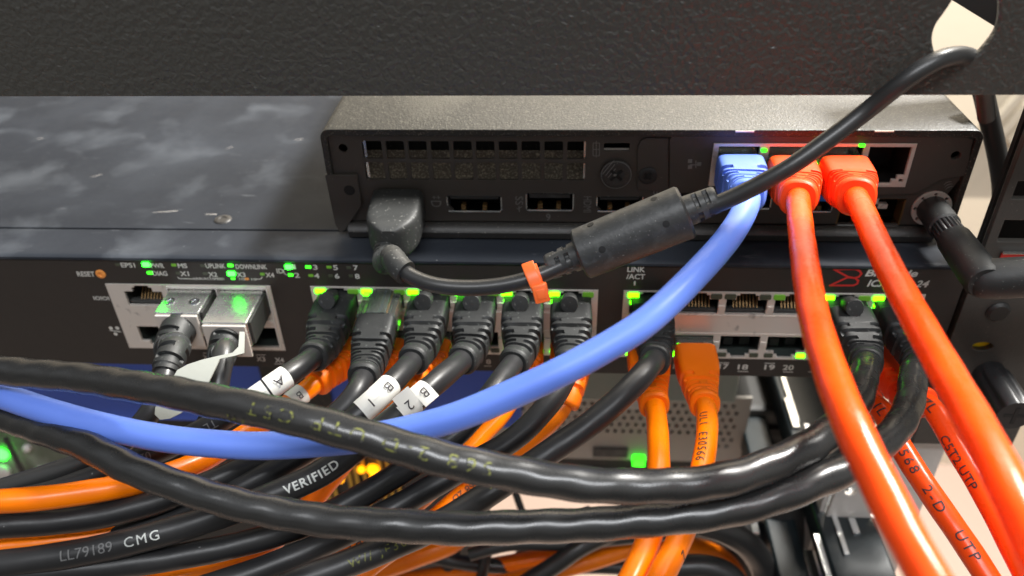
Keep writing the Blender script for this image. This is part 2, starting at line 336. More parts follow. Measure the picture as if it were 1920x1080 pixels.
# thumbscrew
ts = thing('thumb_screw', 'long black grooved thumb screw with a cross slot, sticking out below the yellow hole', 'screw', (213, -1.2, 2))
o = onY(1853, 700, -1.2); mb = MB(); n = 48; prof = []
v = []; fcs = []; LL = 19; st = [(0, 4.9), (3, 5.0), (3.6, 5.6), (LL-1, 5.8), (LL, 5.3), (LL, 2.2), (LL-.0, .4)]
for d, r in st:
    for j in range(n):
        a = 2*math.pi*j/n; g = .55 if (3.5 < d < LL-.5 and (j % 8) in (3, 4)) else 0; v.append(o+Vector((math.cos(a)*(r-g), -d, math.sin(a)*(r-g))))
for i in range(len(st)-1):
    for j in range(n): k = (j+1) % n; fcs.append((i*n+j, i*n+k, (i+1)*n+k, (i+1)*n+j))
mb.add(v, fcs); mb.build('knurled_head', 'cable', ts, True)
mb = MB(); mb.box(o.x-3.2, o.x+3.2, o.y-LL-.08, o.y-LL+.3, o.z-.6, o.z+.6); mb.box(o.x-.6, o.x+.6, o.y-LL-.12, o.y-LL+.3, o.z-3.2, o.z+3.2); mb.build('cross_slot', 'void', ts)
# ---- black shelf lip across the top
SY = -25
sh = thing('rack_shelf', 'black crinkle painted steel shelf lip across the top with a large cable hole', 'shelf', (70, SY, 104))
def FS(px, py): return F(px, py, SY)
zb = FS(960, 177)[1]
hole = [FS(*q) for q in [(1783, 0), (1766, 25), (1750, 46), (1743, 72), (1747, 98), (1756, 113), (1775, 120), (1800, 121), (1822, 117), (1840, 104), (1858, 83), (1872, 64), (1880, 40), (1882, 10), (1878, -25), (1850, -60), (1815, -50), (1795, -25)]]
# smooth the outline
def chaikin(p, n=2):
    for _ in range(n): p = [q for i in range(len(p)) for q in ((p[i][0]*.75+p[(i+1) % len(p)][0]*.25, p[i][1]*.75+p[(i+1) % len(p)][1]*.25), (p[i][0]*.25+p[(i+1) % len(p)][0]*.75, p[i][1]*.25+p[(i+1) % len(p)][1]*.75))]
    return p
mb = MB(); plate(mb, rect(-160, 290, zb, 175), [chaikin(hole)], SY, 2.2, .5); mb.build('front_lip', 'shelf', sh, True)
mb = MB()
for i in range(6):
    a0 = math.radians(90*i/6); a1 = math.radians(90*(i+1)/6)
mb.box(-160, 150, SY+2.3, SY+7, zb+.0, zb+1.6, .5); mb.build('folded_edge', 'shelf', sh)
st_ = thing('shelf_strut', 'dark slanting strut seen behind the hole in the top shelf', 'strut', (185, 60, 130))
A1, A2 = onY(1700, -52, 40), onY(1960, 108, 40); d = (A2-A1); nrm = Vector((-d.z, 0, d.x)).normalized()*34
mb = MB(); q = [A1, A2, A2+nrm, A1+nrm] if nrm.z > 0 else [A1, A2, A2-nrm, A1-nrm]
mb.add([*q, *[p+Vector((0, 4, 0)) for p in q]], [(0, 1, 2, 3), (4, 5, 6, 7), (0, 1, 5, 4), (1, 2, 6, 5), (2, 3, 7, 6), (3, 0, 4, 7)]); mb.build('bar', 'dark', st_)
# ================================================================== SWITCH
sw = thing('network_switch', 'wide black rack switch with rows of cabled network ports and green lights', 'network switch', (0, 150, 0))
XL, XR = -240, 196.5
PB = []      # port blocks: x0,x1
blkL = (-66, -12.6); g1 = (0, 89.5); g2 = (97.1, 186.6); ZT, ZB = 33.6, 7.4
mb = MB(); plate(mb, rect(XL, XR, 0, 43.2), [rect(a, b, ZB, ZT) for a, b in (blkL, g1, g2)], 0, 1.2, .12); mb.build('front_panel', 'panel', sw)
mb = MB(); mb.box(XL, XR, 1.4, 300, .2, 2); mb.box(XR-1.3, XR-.1, 1.4, 300, 2.1, 41.5); mb.build('chassis', 'panel', sw)
# lid: front strip with rolled edge, seam, main sheet
mb = MB()
pro = [(-.2, 42.3), (-.6, 42.9), (-.5, 43.6), (0, 44.0), (1.2, 44.15), (3, 44.0), (15.6, 44.0), (15.8, 43.2), (15.8, 41.9), (1.4, 41.9)]
def extr_x(mb, pr, x0, x1, mi=0):
    n = len(pr); mb.add([Vector((x, a, b)) for x in (x0, x1) for a, b in pr], [(i, (i+1) % n, n+(i+1) % n, n+i) for i in range(n)]+[tuple(range(n))[::-1], tuple(range(n, 2*n))], mi)
extr_x(mb, pro, XL, XR); mb.build('front_lip', 'lid', sw, True)
mb = MB(); mb.box(XL, XR, 16.5, 300, 42.2, 44.0, .25); mb.build('top_lid', 'lid', sw)
sx = onZ(418, 412, 44); mb = MB(); mb.lathe((sx.x, sx.y, 44.0), (0, 0, 1), [(0, 2.9), (.3, 2.7), (.5, 2.1), (.5, 1.4), (.25, 1.2), (.25, .1)], 28); mb.build('lid_screw', 'pcbody', sw, True)
mb = MB()
for (px, py, L, an) in ((310, 397, 8, .15), (395, 402, 4, .0), (560, 262, 3, .3), (180, 330, 3, 1), (75, 260, 2, .4), (430, 277, 2, .8)):
    q = onZ(px, py, 44.03); mb.add([q+Vector((-L/2, -L/2*math.sin(an), 0)), q+Vector((L/2, L/2*math.sin(an), 0)), q+Vector((L/2, L/2*math.sin(an)+.28, 0)), q+Vector((-L/2, -L/2*math.sin(an)+.12, 0))], [(0, 1, 2, 3)])
mb.build('scratch', 'galv', sw)
# port blocks
PIT_ = (g1[1]-g1[0]-2)/6
def cx(gx, i): return gx[0]+1+PIT_*(i+.5)
UZ0, UZ1, LZ0, LZ1 = 25.2, 31.6, 9.2, 16.8
def up_open(c): return [(c-6.25, UZ0), (c+6.25, UZ0), (c+6.25, 30.9), (c+3.4, 30.9), (c+3.4, 32.5), (c+2.4, 32.5), (c+2.4, 33.2), (c-2.4, 33.2), (c-2.4, 32.5), (c-3.4, 32.5), (c-3.4, 30.9), (c-6.25, 30.9)]
def lo_open(c): return [(c-6.25, LZ1), (c-6.25, 10.5), (c-3.6, 10.5), (c-3.6, 9.0), (c-2.4, 9.0), (c-2.4, 8.0), (c+2.4, 8.0), (c+2.4, 9.0), (c+3.6, 9.0), (c+3.6, 10.5), (c+6.25, 10.5), (c+6.25, LZ1)]
def cavity(mb, x0, x1, z0, z1, dep, mi=0):
    mb.add([(x0, .9, z0), (x1, .9, z0), (x1, .9, z1), (x0, .9, z1), (x0, dep, z0), (x1, dep, z0), (x1, dep, z1), (x0, dep, z1)], [(0, 4, 5, 1), (1, 5, 6, 2), (2, 6, 7, 3), (3, 7, 4, 0), (4, 7, 6, 5)], mi)
for gi, gx in enumerate((g1, g2)):
    opens = []; cs = [cx(gx, i) for i in range(6)]
    for c in cs: opens += [up_open(c), lo_open(c)]
    leds = []
    mb = MB(); plate(mb, rect(gx[0]+.15, gx[1]-.15, ZB+.1, ZT-.1), opens, -.35, 1.0, .1); pb = mb.build('port_block', 'metal', sw)
    for i, c in enumerate(cs):
        mb = MB(); cavity(mb, c-6.6, c+6.6, UZ0-.4, 33.4, 13); mb.box(c-6, c+6, .9, 3, UZ0-.3, UZ0+1.2, .2); mb.build('port_socket', 'jack', pb)
        mb = MB(); cavity(mb, c-6.6, c+6.6, 7.8, LZ1+.4, 13); mb.box(c-4.2, c-1, 4, 9, 9.5, 12.5, .4); mb.box(c+1.2, c+4.6, 5, 9, 9, 12, .4); mb.build('port_socket', 'darkjack', pb)
        if gi == 1 and i in (1, 2, 3):
            mb = MB()
            for k in range(8):
                x = c-3.5+k*1.02; v = [(x, 1.6, UZ0+1.3), (x+.42, 1.6, UZ0+1.3), (x+.42, 7.5, 32.4), (x, 7.5, 32.4)]; mb.add(v, [(0, 1, 2, 3)])
            mb.build('contacts', 'gold', pb)
        for s in (-1, 1):                       # light windows beside the upper notch
            x = c+s*5.2; lit = s == -1 and not (gi == 1 and i in (1, 2, 3))
            mb = MB(); plate(mb, rrect(x-1.6, x+1.6, 31.2, 32.8, .4), [], -.75, .5, .12); mb.build('status_light', 'led' if lit else ('ledfaint' if not (gi == 1 and i in (1, 2)) else 'ledgrey'), pb)
        for s in (-1, 1):
            x = c+s*5.0; mb = MB(); plate(mb, rrect(x-1.3, x+1.3, 8.5, 9.9, .3), [], -.72, .4, .1)
            mb.build('status_light', 'led' if (s == -1 and (gi == 0 or i in (0, 1, 4, 5))) or (gi == 1 and i == 3 and s == 1) else 'ledgrey', pb)
    mb = MB()
    for z0, z1 in ((24.5, 24.9), (17.5, 17.8)): mb.box(gx[0]+.4, gx[1]-.4, -.52, -.34, z0, z1, .05)
    for i in range(1, 6):
        x = gx[0]+1+PIT_*i
        for z in (27.6, 13.6): mb.box(x-1.05, x+1.05, -.75, -.32, z-.9, z+.9, .12)
    mb.build('shield_finger', 'metal', pb)
# light spilling from inside the lit ports, put in as glowing blocks
for gx, idx in ((g1, range(6)), (g2, (0, 4, 5))):
    mb = MB()
    for i in idx:
        c = cx(gx, i); mb.box(c-6.0, c-4.6, -.9, .6, 28.6, 29.6, .2); 
    mb.build('spill_glow', 'led', sw)
# left block: two stacked jacks and four optical cages
mb = MB(); c0 = -54.5
lop = [up_open(c0), lo_open(c0), rect(-45.6, -30.4, 22.3, 32.2), rect(-29.2, -14.2, 22.3, 32.2), rect(-45.6, -30.4, 8.6, 17.0), rect(-29.2, -14.2, 8.6, 17.0)]
plate(mb, rect(blkL[0]+.15, blkL[1]-.15, ZB+.1, ZT-.1), lop, -.35, 1.0, .1); pb = mb.build('port_block', 'metal', sw)
mb = MB(); cavity(mb, c0-6.3, c0+6.3, UZ0-.4, 33.3, 13); mb.box(c0-6, c0+6, .9, 3, UZ0-.3, UZ0+1.2, .2); mb.build('port_socket', 'jack', pb)
mb = MB(); cavity(mb, c0-6.3, c0+6.3, 8, LZ1+.4, 13); mb.build('port_socket', 'darkjack', pb)
mb = MB()
for k in range(8): x = c0-2.6+k*1.02; mb.add([(x, 1.6, UZ0+1.3), (x+.42, 1.6, UZ0+1.3), (x+.42, 7.5, 32.4), (x, 7.5, 32.4)], [(0, 1, 2, 3)])
mb.build('contacts', 'gold', pb)
for x0, x1, z0, z1 in ((-45.8, -30.2, 22.1, 32.4), (-29.4, -14, 22.1, 32.4), (-45.8, -30.2, 8.4, 17.2), (-29.4, -14, 8.4, 17.2)):
    mb = MB(); cavity(mb, x0, x1, z0, z1, 30); mb.build('module_cage', 'darkjack', pb)
# gaskets / dusty metal fingers round the cages
mb = MB()
for x in (-46, -30, -13.8): mb.box(x-.25, x+.25, -1.1, -.4, 8.5, 32.5, .1)
mb.box(-46, -14, -1.0, -.4, 32.5, 33.3, .1); mb.box(-46, -14, -1.0, -.4, 19, 20.4, .1); mb.build('cage_spring', 'galv', pb)
# face lights and lettering
L = MB(); TY = -.06
def ft(s, px, py, hpx, wpx=None, rot=0, bold=.02, mb_=None, Y=0, shear=0):
    x, z = F(px, py, Y); k = onY(px, py, Y); dp = pj(k)[2]; h = hpx*dp/FPX/.80; wd = wpx*dp/FPX if wpx else None
    q = MB(); face_text(q, s, x, z, h, Y+TY, rot, bold, wd, shear); q.build('lettering', 'print', sw)
for s, x, y, h, wd in (('EPS1', 240, 497, 8.5, 27), ('PWR', 295, 498, 8.5, 26), ('MS', 342, 498, 8.5, 18), ('UPLINK', 404, 498.5, 8.5, 38), ('DOWNLINK', 471, 500, 8.5, 60),
                       ('DIAG', 300, 512.5, 8.5, 28), ('X1', 346, 513, 8.5, 17), ('X2', 399, 514.5, 8.5, 17), ('X3', 452, 515, 8.5, 17), ('X4', 506, 515.5, 8.5, 17), ('RESET', 161, 513.5, 9, 34),
                       ('ID', 525, 508, 8.5, 13), ('1', 551, 500, 8.5, 7), ('2', 557, 516, 9, 10), ('3', 591, 501, 9, 9), ('4', 594, 517, 9, 10), ('5', 629, 501.5, 9, 9), ('6', 632, 517.5, 9, 9),
                       ('7', 667, 502, 9, 9), ('8', 670, 518, 9, 9), ('LINK', 1193, 505, 9.5, 33), ('/ACT', 1192, 518.5, 9.5, 35), ('I', 1190, 531, 8, 3),
                       ('X3', 489, 673, 9, 17), ('X4', 524, 675, 9, 17), ('X1', 388, 670, 9, 15), ('8', 916, 678, 9, 9), ('15', 1270, 687, 10, 16), ('17', 1357, 687, 10, 17), ('18', 1393, 688, 10, 19), ('19', 1443, 688.5, 10, 19), ('20', 1478, 689, 10, 20),
                       ('LINK/ACT/SPEED', 392, 522.5, 4, 58), ('1G', 454, 523, 4, 11), ('10', 476, 523.5, 4, 10)):
    ft(s, x, y, h, wd)
def fbar(x0, y0, x1, y1, th, mb_=None, Y=0):
    a = F(x0, y0, Y); b = F(x1, y1, Y); d = Vector((b[0]-a[0], b[1]-a[1])); n = Vector((-d.y, d.x)).normalized()*th/2
    (mb_ or L).add([(a[0]-n.x, Y+TY, a[1]-n.y), (b[0]-n.x, Y+TY, b[1]-n.y), (b[0]+n.x, Y+TY, b[1]+n.y), (a[0]+n.x, Y+TY, a[1]+n.y)], [(0, 1, 2, 3)])
for a in ((480, 665, 498, 665.3), (515, 682, 534, 682.4), (381, 662, 397, 662.3), (1347, 680, 1367, 680), (1383, 696, 1403, 696.4), (1433, 681, 1453, 681.2), (1468, 697, 1487, 697.4), (1268, 679, 1280, 679), (908, 686, 922, 686.2), (1515, 697, 1523, 697),
          (333, 519, 336, 522), (336, 522, 366, 523), (489, 523, 492, 519), (489, 523, 480, 523.3), (531, 505, 533, 512), (533, 512, 538, 516)): fbar(*a, .28)
for a in ((206, 619, 227, 622),): fbar(*a, .35)
for px, py in ((208, 615), (220, 615), (217, 626)):
    x, z = F(px, py); L.add([(x+a, TY, z+b) for a, b in circ(0, 0, .7, 8)], [tuple(range(8))])
ft('IOIOI', 190, 559, 7, 30)
L.build('white_markings', 'print', sw)
for s, x, y, h, wd in (('Brocade', 1672, 512, 13, 96), ('ICX6430-24', 1684, 531.5, 13, 112)): ft(s, x, y, h, wd, shear=.2, bold=.03)
# red emblem: a winged B built from stroked outlines
mb = MB()
def stroke(pts, th, closed=True):
    n = len(pts); P = [Vector(F(*p)) for p in pts]; sg = n if closed else n-1
    for i in range(sg):
        a, b = P[i], P[(i+1) % n]; d = (b-a); nn = Vector((-d.y, d.x)).normalized()*th/2; e2 = d.normalized()*th*.35
        y = TY-.0007*i; mb.add([(a.x-e2.x-nn.x, y, a.y-e2.y-nn.y), (b.x+e2.x-nn.x, y, b.y+e2.y-nn.y), (b.x+e2.x+nn.x, y, b.y+e2.y+nn.y), (a.x-e2.x+nn.x, y, a.y-e2.y+nn.y)], [(0, 1, 2, 3)])
stroke([(1564, 505), (1604, 504.5), (1612, 508), (1615, 513), (1610, 519), (1601, 521), (1590, 519)], .62)
stroke([(1556, 535), (1589, 520), (1603, 521), (1609, 526), (1607, 532), (1600, 535)], .62)
mb.build('red_emblem', 'logo', sw)
for px, py, wpx, hpx, m in ((274, 495.5, 13, 7, 'ledg'), (281, 511.5, 10, 4.5, 'leds'), (434, 512.5, 14, 7, 'ledg'), (432, 497.5, 10, 4.5, 'leds'), (541, 500, 12, 7, 'ledg'), (545, 515.5, 9, 4.5, 'leds'), (578, 500.5, 10, 4.5, 'leds'),
                            (221, 496, 9, 4, 'ledgrey'), (326, 497, 9, 4, 'ledfaint'), (380, 498, 8, 4, 'ledgrey'), (334, 512, 8, 4, 'ledgrey'), (385, 513, 8, 4, 'ledgrey'), (492, 514, 8, 4, 'ledfaint'),
                            (617, 501, 9, 4, 'ledfaint'), (583, 516.5, 9, 4, 'ledfaint'), (654, 502, 8, 4, 'ledgrey'), (620, 517, 8, 4, 'ledgrey'), (658, 517.5, 7, 4, 'ledgrey'), (437, 522.5, 7, 2.5, 'leds'), (463, 523, 7, 3, 'orangebtn')):
    x, z = F(px, py); k = pj(Vector((x, 0, z)))[2]/FPX
    mb = MB(); plate(mb, rrect(x-wpx*k/2, x+wpx*k/2, z-hpx*k/1.6, z+hpx*k/1.6, min(hpx, wpx)*k*.3), [], -.4 if m == 'ledg' else -.12, .4, .08); mb.build('status_light', m, sw)
x, z = F(189, 513.5); mb = MB(); mb.lathe((x, .3, z), (0, -1, 0), [(0, 1.6), (.5, 1.6), (.7, 1.3), (.7, .75), (.4, .65), (.4, .1)], 24); mb.build('reset_button', 'orangebtn', sw, True)
# ================================================================== MINI PC
pc = thing('mini_computer', 'flat black mini computer lying on the switch, its port side facing out', 'computer', (101, 105, 44))
X0, X1, Z0, Z1 = 7.5, 194.7, 44.3, 80.1
# outer sleeve: rounded rim round the recessed back
rim = rrect(X0, X1, Z0+2.5, Z1, 2.6, 5); inn = rrect(X0+1.3, X1-1.3, Z0+4.2, Z1-1.5, 1.6, 5)
mb = MB(); plate(mb, rim, [inn], PY-1.2, 176, .35); mb.build('outer_sleeve', 'pctop', pc, True)
extra = MB(); pr2 = [(PY-.6, Z0+4.6), (PY-2.6, Z0+3.7), (PY-3.2, Z0+2.6), (PY-2.6, Z0+.4), (PY-1, Z0), (PY+170, Z0), (PY+170, Z0+2.4), (PY+1.5, Z0+2.4), (PY+1.5, Z0+4.6)]
extr_x(extra, pr2, X0+4, X1-5.5); extra.build('bottom_tray', 'pcbody', pc, True)
# face plate with its openings
gx0, gz1 = G(676, 264); gx1, _ = G(1103, 268); gz0 = G(700, 337)[1]
nx = 10; cw = (gx1-gx0)/nx; zm = (gz0+gz1)/2; op = []
for i in range(nx):
    for z0, z1 in ((gz0, zm-.55), (zm+.55, gz1)): op.append(rrect(gx0+i*cw+(.55 if i else .1), gx0+(i+1)*cw-.55, z0, z1, .5, 2))
def gr(x0, y0, x1, y1): a = G(x0, y0); b = G(x1, y1); return [min(a[0], b[0]), max(a[0], b[0]), min(a[1], b[1]), max(a[1], b[1])]
dp = gr(836, 367, 942, 397); us = gr(985, 362, 1076, 395); hd = gr(1118, 368, 1205, 397); us2 = gr(1488, 362, 1560, 398); rj = gr(1578, 372, 1686, 424); usx = gr(1395, 362, 1445, 392)
lk = gr(1132, 268, 1181, 284)
jx = [128.4, 142.7, 157.3, 170.6]; jz0, jz1 = 63.6, 75.4
op += [[(dp[0], dp[3]), (dp[1], dp[3]), (dp[1], dp[2]), (dp[0]+2.4, dp[2]), (dp[0], dp[2]+2.2)], rrect(*us, .4), [(hd[0], hd[3]), (hd[1], hd[3]), (hd[1], hd[2]+1.6), (hd[1]-1.6, hd[2]), (hd[0]+1.8, hd[2]), (hd[0], hd[2]+2)], rect(*us2), rect(*rj), rrect(*usx, .3), rrect(lk[0], lk[1], lk[2], lk[3], .6), rect(121.0, 177.6, 62.6, 76.3)]
hole_c = [G(643, 278), G(1790, 289)]
for q in hole_c: op.append(circ(q[0], q[1], 1.45, 16))
face = [(X0+1.6, Z0+5), (X1-9, Z0+5), (X1-5.5, Z0+12), (X1-2.0, Z0+20), (X1-1.6, Z1-1.9), (X0+1.6, Z1-1.9)]
mb = MB(); plate(mb, face, op, PY, 1.0, .08); mb.build('rear_plate', 'pcface', pc)
mb = MB(); mb.box(X0+1.6, X1-1.6, PY+13, PY+14, Z0+4.6, Z1-1.7); mb.build('inner_wall', 'void', pc)
mb = MB(); mb.add([(gx0-1, PY+1.6, gz0-.8), (gx1+1, PY+1.6, gz0-.8), (gx1+1, PY+5, gz0+2.5), (gx0-1, PY+5, gz0+2.5), (gx1+1, PY+6, zm+.6), (gx0-1, PY+6, zm+.6)], [(0, 1, 2, 3), (3, 2, 4, 5)]); mb.build('heatsink', 'dustyfin', pc)
mb = MB(); mb.box(gx0-1, gx1+1, PY+9.2, PY+12, gz0, gz1+1); mb.build('dark_vent_back', 'dustyblack', pc)  # blackness of the upper vent void is put into the colour, plus dust
for x in (gx0+.5, gx1-1.2): 
    for z0, z1 in ((gz0+.3, zm-.8), (zm+.8, gz1-.3)): mb = MB(); mb.box(x, x+.75, PY+.7, PY+2, z0, z1); mb.build('vent_edge', 'chrome', pc)
# left corner bracket and the raised expansion plate
q = [F(a_, b_, PY-1.3) for a_, b_ in ((610, 329), (668, 329), (677, 385), (648, 428), (638, 436), (629, 420))]
mb = MB(); plate(mb, [(q[0][0], q[0][1]), (q[1][0], q[1][1]), (q[2][0], q[2][1]), (q[3][0], q[3][1]), (q[4][0], q[4][1]), (q[5][0], q[5][1])], [], PY-1.3, 1.1, .15); mb.build('corner_bracket', 'pcface', pc)
x, z = G(657, 353); mb = MB(); mb.lathe((x, PY-1.35, z), (0, -1, 0), [(0, 1.7), (.05, 1.5), (.05, .1)], 20); mb.build('bracket_dimple', 'void', pc)
exo = [G(*p) for p in [(1256, 358), (1256, 260), (1262, 249), (1500, 250), (1812, 256), (1820, 262), (1808, 326), (1762, 333), (1716, 360), (1640, 362), (1445, 360)]]
exh = [rect(120.9, 177.7, 62.5, 76.4), circ(*G(1790, 289), 1.5, 16)]
mb = MB(); plate(mb, exo, exh, PY-.95, .8, .15); mb.build('expansion_plate', 'pcface', pc)
flap = [G(*p) for p in [(1196, 352), (1196, 276), (1202, 263), (1212, 258), (1252, 259), (1252, 356), (1240, 358)]]
mb = MB(); plate(mb, flap, [], PY-.6, .5, .12); mb.build('screw_flap', 'pcface', pc)
mb = MB(); a = G(1256, 363); b = G(1318, 364); mb.box(a[0]-2, b[0], PY-1.0, PY-.55, a[1]-.4, a[1]+.2); mb.build('plate_slot', 'void', pc)
for px, py, r, m in ((1155, 325, 4.6, 'pcbody'), (1214, 327, 2.7, 'dark')):
    x, z = G(px, py); mb = MB(); mb.lathe((x, PY-.62, z), (0, -1, 0), [(0, r), (.35, r), (.65, r-.4), (.65, r*.45), (.5, r*.4), (.5, .1)], 36); sc_ = mb.build('screw', m, pc, True)
    mb = MB(); 
    for k in range(2): mb.box(x-r*.5, x+r*.5, PY-1.36-.02*k, PY-1.2, z-.42, z+.42, rot=Matrix.Rotation(math.radians(45+90*k), 3, 'Y'), org=(x, PY-1.3, z))
    mb.lathe((x+.2, PY-1.42, z), (0, -1, 0), [(0, .6), (.1, .4)], 6); mb.build('screw_recess', 'void', sc_)
    if r > 4:
        mb = MB(); v, f = curve_mesh([circ(0, 0, r*.97, 40), circ(0, 0, r*.935, 40)], .05); mb.add([Vector((x+a_.x, PY-1.2-a_.z, z+a_.y)) for a_ in v], f)
        for k in range(3): mb.box(x-3.6+k, x-3.5+k+.08, PY-1.34, PY-1.25, z-2, z+3.6-k, rot=Matrix.Rotation(math.radians(35), 3, 'Y'), org=(x, PY, z))
        mb.box(x-.8, x+.2, PY-1.52, PY-1.4, z-.2, z+.5, .05); mb.build('worn_edge', 'greyprint', sc_)
# port shells
def shell(name, r, m, t=.45, dep=5, tongue=None, tm='jack'):
    mb = MB(); x0, x1, z0, z1 = r; mb.box(x0+.5, x1-.5, PY-.35, PY+dep, z0-.1, z0+t, .1); mb.build('shell_edge', 'chrome', pc); mb = MB(); mb.box(x0, x1, PY+.6, PY+dep, z1-t, z1, .08); mb.box(x0, x0+t, PY+.05, PY+dep, z0+t, z1-t, .05); mb.box(x1-t, x1, PY+.05, PY+dep, z0+t, z1-t, .05)
    o = mb.build(name, 'silver' if 'network' not in name else 'gold', pc)
    if tongue: mb = MB(); mb.box(x0+1.2, x1-1.2, PY+.8, PY+dep, tongue[0], tongue[1], .1); mb.build('tongue', tm, o)
    for k in (.30, .68):
        mb = MB(); xx = x0+(x1-x0)*k; mb.box(xx-.7, xx+.7, PY+.2, PY+3, z0+t, z0+t+1.5, .3); mb.build('spring', 'gold', o)
    return o
shell('display_socket', dp, 'metal', tongue=(dp[3]-1.6, dp[3]-.7)); shell('usb_socket', us, 'metal', tongue=(us[3]-2.1, us[3]-.7), tm='ferrite'); shell('hdmi_socket', hd, 'metal', tongue=(hd[3]-1.7, hd[3]-.8))
shell('usb_socket', us2, 'metal', tongue=(us2[3]-3.2, us2[3]-1.2), tm='usbblue'); shell('usb_socket', usx, 'metal'); 
o = shell('network_socket', rj, 'metal', t=.5); mb = MB(); mb.box(rj[0]+9, rj[0]+11, PY+.2, PY+2, rj[3]-2, rj[3]-.2, .1); mb.box(rj[0]+11.2, rj[0]+14, PY+.2, PY+2, rj[3]-3.6, rj[3]-2.1, .1); mb.build('shield_tab', 'metal', o)
mb = MB(); mb.box(lk[0]+.2, lk[1]-.2, PY+.9, PY+1.4, lk[2]-.1, lk[2]+.5, .05); mb.build('lock_slot_edge', 'metal', pc)
# four-gang network socket
oo = [rect(c-5.9, c+5.9, jz0, jz1) for c in jx[:3]]
c = jx[3]; oo.append([(c-5.9, jz1), (c-5.9, jz0), (c+2.6, jz0), (c+2.6, jz0+1.3), (c+3.9, jz0+1.3), (c+3.9, jz0+2.6), (c+5.9, jz0+2.6), (c+5.9, jz1)])
oo.append(rect(c+4.5, c+5.9, jz0+.5, jz0+1.7))
mb = MB(); plate(mb, rect(121.2, 177.4, 62.7, 76.2), oo, PY-1.25, 1.0, .12); ga = mb.build('network_gang', 'metal', pc)
for c in jx: mb = MB(); mb.add([(c-6.2, PY, 63), (c+6.2, PY, 63), (c+6.2, PY, 76), (c-6.2, PY, 76), (c-6.2, PY+12, 63), (c+6.2, PY+12, 63), (c+6.2, PY+12, 76), (c-6.2, PY+12, 76)], [(0, 4, 5, 1), (1, 5, 6, 2), (2, 6, 7, 3), (3, 7, 4, 0), (4, 7, 6, 5)]); mb.build('port_socket', 'void', ga)
for c, z in ((jx[0]+7.0, 74.3), (jx[1]+7.1, 75.2), (jx[2]-7.0, 70.0), (jx[2]+5, 75.9)):
    mb = MB(); mb.box(c-.8, c+.8, PY-1.9, PY-1.0, z-.45, z+.45, .2); mb.build('status_light', 'leds', ga)
mb = MB()
for px in (1395, 1655): x, z = G(px, 243.5); mb.box(x-2.6, x+2.6, PY-1.5, PY-1.0, z-.1, z+.3)
mb.build('rim_slot', 'metal', pc)
# grey lettering
LP = MB(); TYs = TY
def pt(s, px, py, hpx, wpx=None, rot=0, lift=0):
    x, z = G(px, py); k = pj(Vector((x, PY, z)))[2]/FPX; q = MB(); face_text(q, s, x, z, hpx*k/.83, PY-.07-lift, rot, .0, wpx*k if wpx else None); q.build('lettering', 'greyprint', pc)
pt('HDMI', 1101.5, 383, 12, 34, -90); pt('SS', 973.5, 376, 12, 18, -90); pt('6', 1028, 407, 12, 8, 180); pt('D', 818, 382, 16, 13, -90); pt('++', 818, 370, 6, 15, 0); pt('S', 1232, 360, 12, 9, -60)
pt('(((', 1778, 347, 12, 16, -60)
def gbar(x0, y0, x1, y1, th, lift=0):
    a = G(x0, y0); b = G(x1, y1); d = Vector((b[0]-a[0], b[1]-a[1])); n = Vector((-d.y, d.x)).normalized()*th/2; y = PY-.07-lift
    LP.add([(a[0]-n.x, y, a[1]-n.y), (b[0]-n.x, y, b[1]-n.y), (b[0]+n.x, y, b[1]+n.y), (a[0]+n.x, y, a[1]+n.y)], [(0, 1, 2, 3)])
gbar(973, 386, 974, 397, .3); gbar(974, 390, 979, 387, .25); gbar(974, 393, 969, 390, .25)
for a in ((1112, 268, 1124, 268), (1112, 268, 1112, 292), (1124, 268, 1124, 292), (1112, 292, 1124, 292), (1112, 280, 1124, 280), (1118, 264, 1118, 295)): gbar(*a, .22)
for a in ((1293, 296, 1293, 300), (1304, 298, 1304, 312), (1293, 306, 1312, 306)): gbar(*a, .3, .95)
for px, py in ((1293, 299), (1293, 310), (1310, 304.5)):
    x, z = G(px, py); LP.add([(x-.6, PY-1.05, z-.6), (x+.6, PY-1.05, z-.6), (x+.6, PY-1.05, z+.6), (x-.6, PY-1.05, z+.6)], [(0, 1, 2, 3)])
LP.build('port_symbols', 'greyprint', pc)
# antenna socket ring belongs to the computer
ax = G(1745, 389); axp = Vector((ax[0], PY-.1, ax[1]))
mb = MB(); v, f = curve_mesh([circ(0, 0, 5.6, 40), circ(0, 0, 3.9, 40)]+[circ(4.75*math.cos(k*.785), 4.75*math.sin(k*.785), .65, 8) for k in range(8)], .6, .1)
mb.add([Vector((axp.x+a_.x, PY-.5-a_.z, axp.z+a_.y)) for a_ in v], f); mb.build('antenna_washer', 'metal', pc)
# ---- antenna
an = thing('wifi_antenna', 'black folding wireless antenna screwed to the lower right of the computer', 'antenna', axp)
mb = MB(); mb.lathe(axp, (0, -1, 0), [(0, 4.0), (.5, 4.3), (11, 4.4), (11.6, 3.9)], 32); mb.build('collar', 'boot', an, True)
mb = MB(); n = 60; v = []; st = [(11.2, 3.7), (11.5, 3.9), (18, 4.1), (18.4, 3.7)]; fcs = []
for d, r in st:
    for j in range(n): a = 2*math.pi*j/n; rr = r-(.35 if j % 3 == 0 else 0); v.append(axp+Vector((math.cos(a)*rr, -d, math.sin(a)*rr)))
for i in range(3):
    for j in range(n): k = (j+1) % n; fcs.append((i*n+j, i*n+k, (i+1)*n+k, (i+1)*n+j))
mb.add(v, fcs); mb.build('knurled_nut', 'cable', an, True)
mb = MB(); mb.lathe(axp, (0, -1, 0), [(17.6, 4.4), (18.2, 4.6), (30, 4.9), (38, 4.9), (39, 4.3), (39.2, .2)], 36); mb.build('hinge_body', 'boot', an, True)
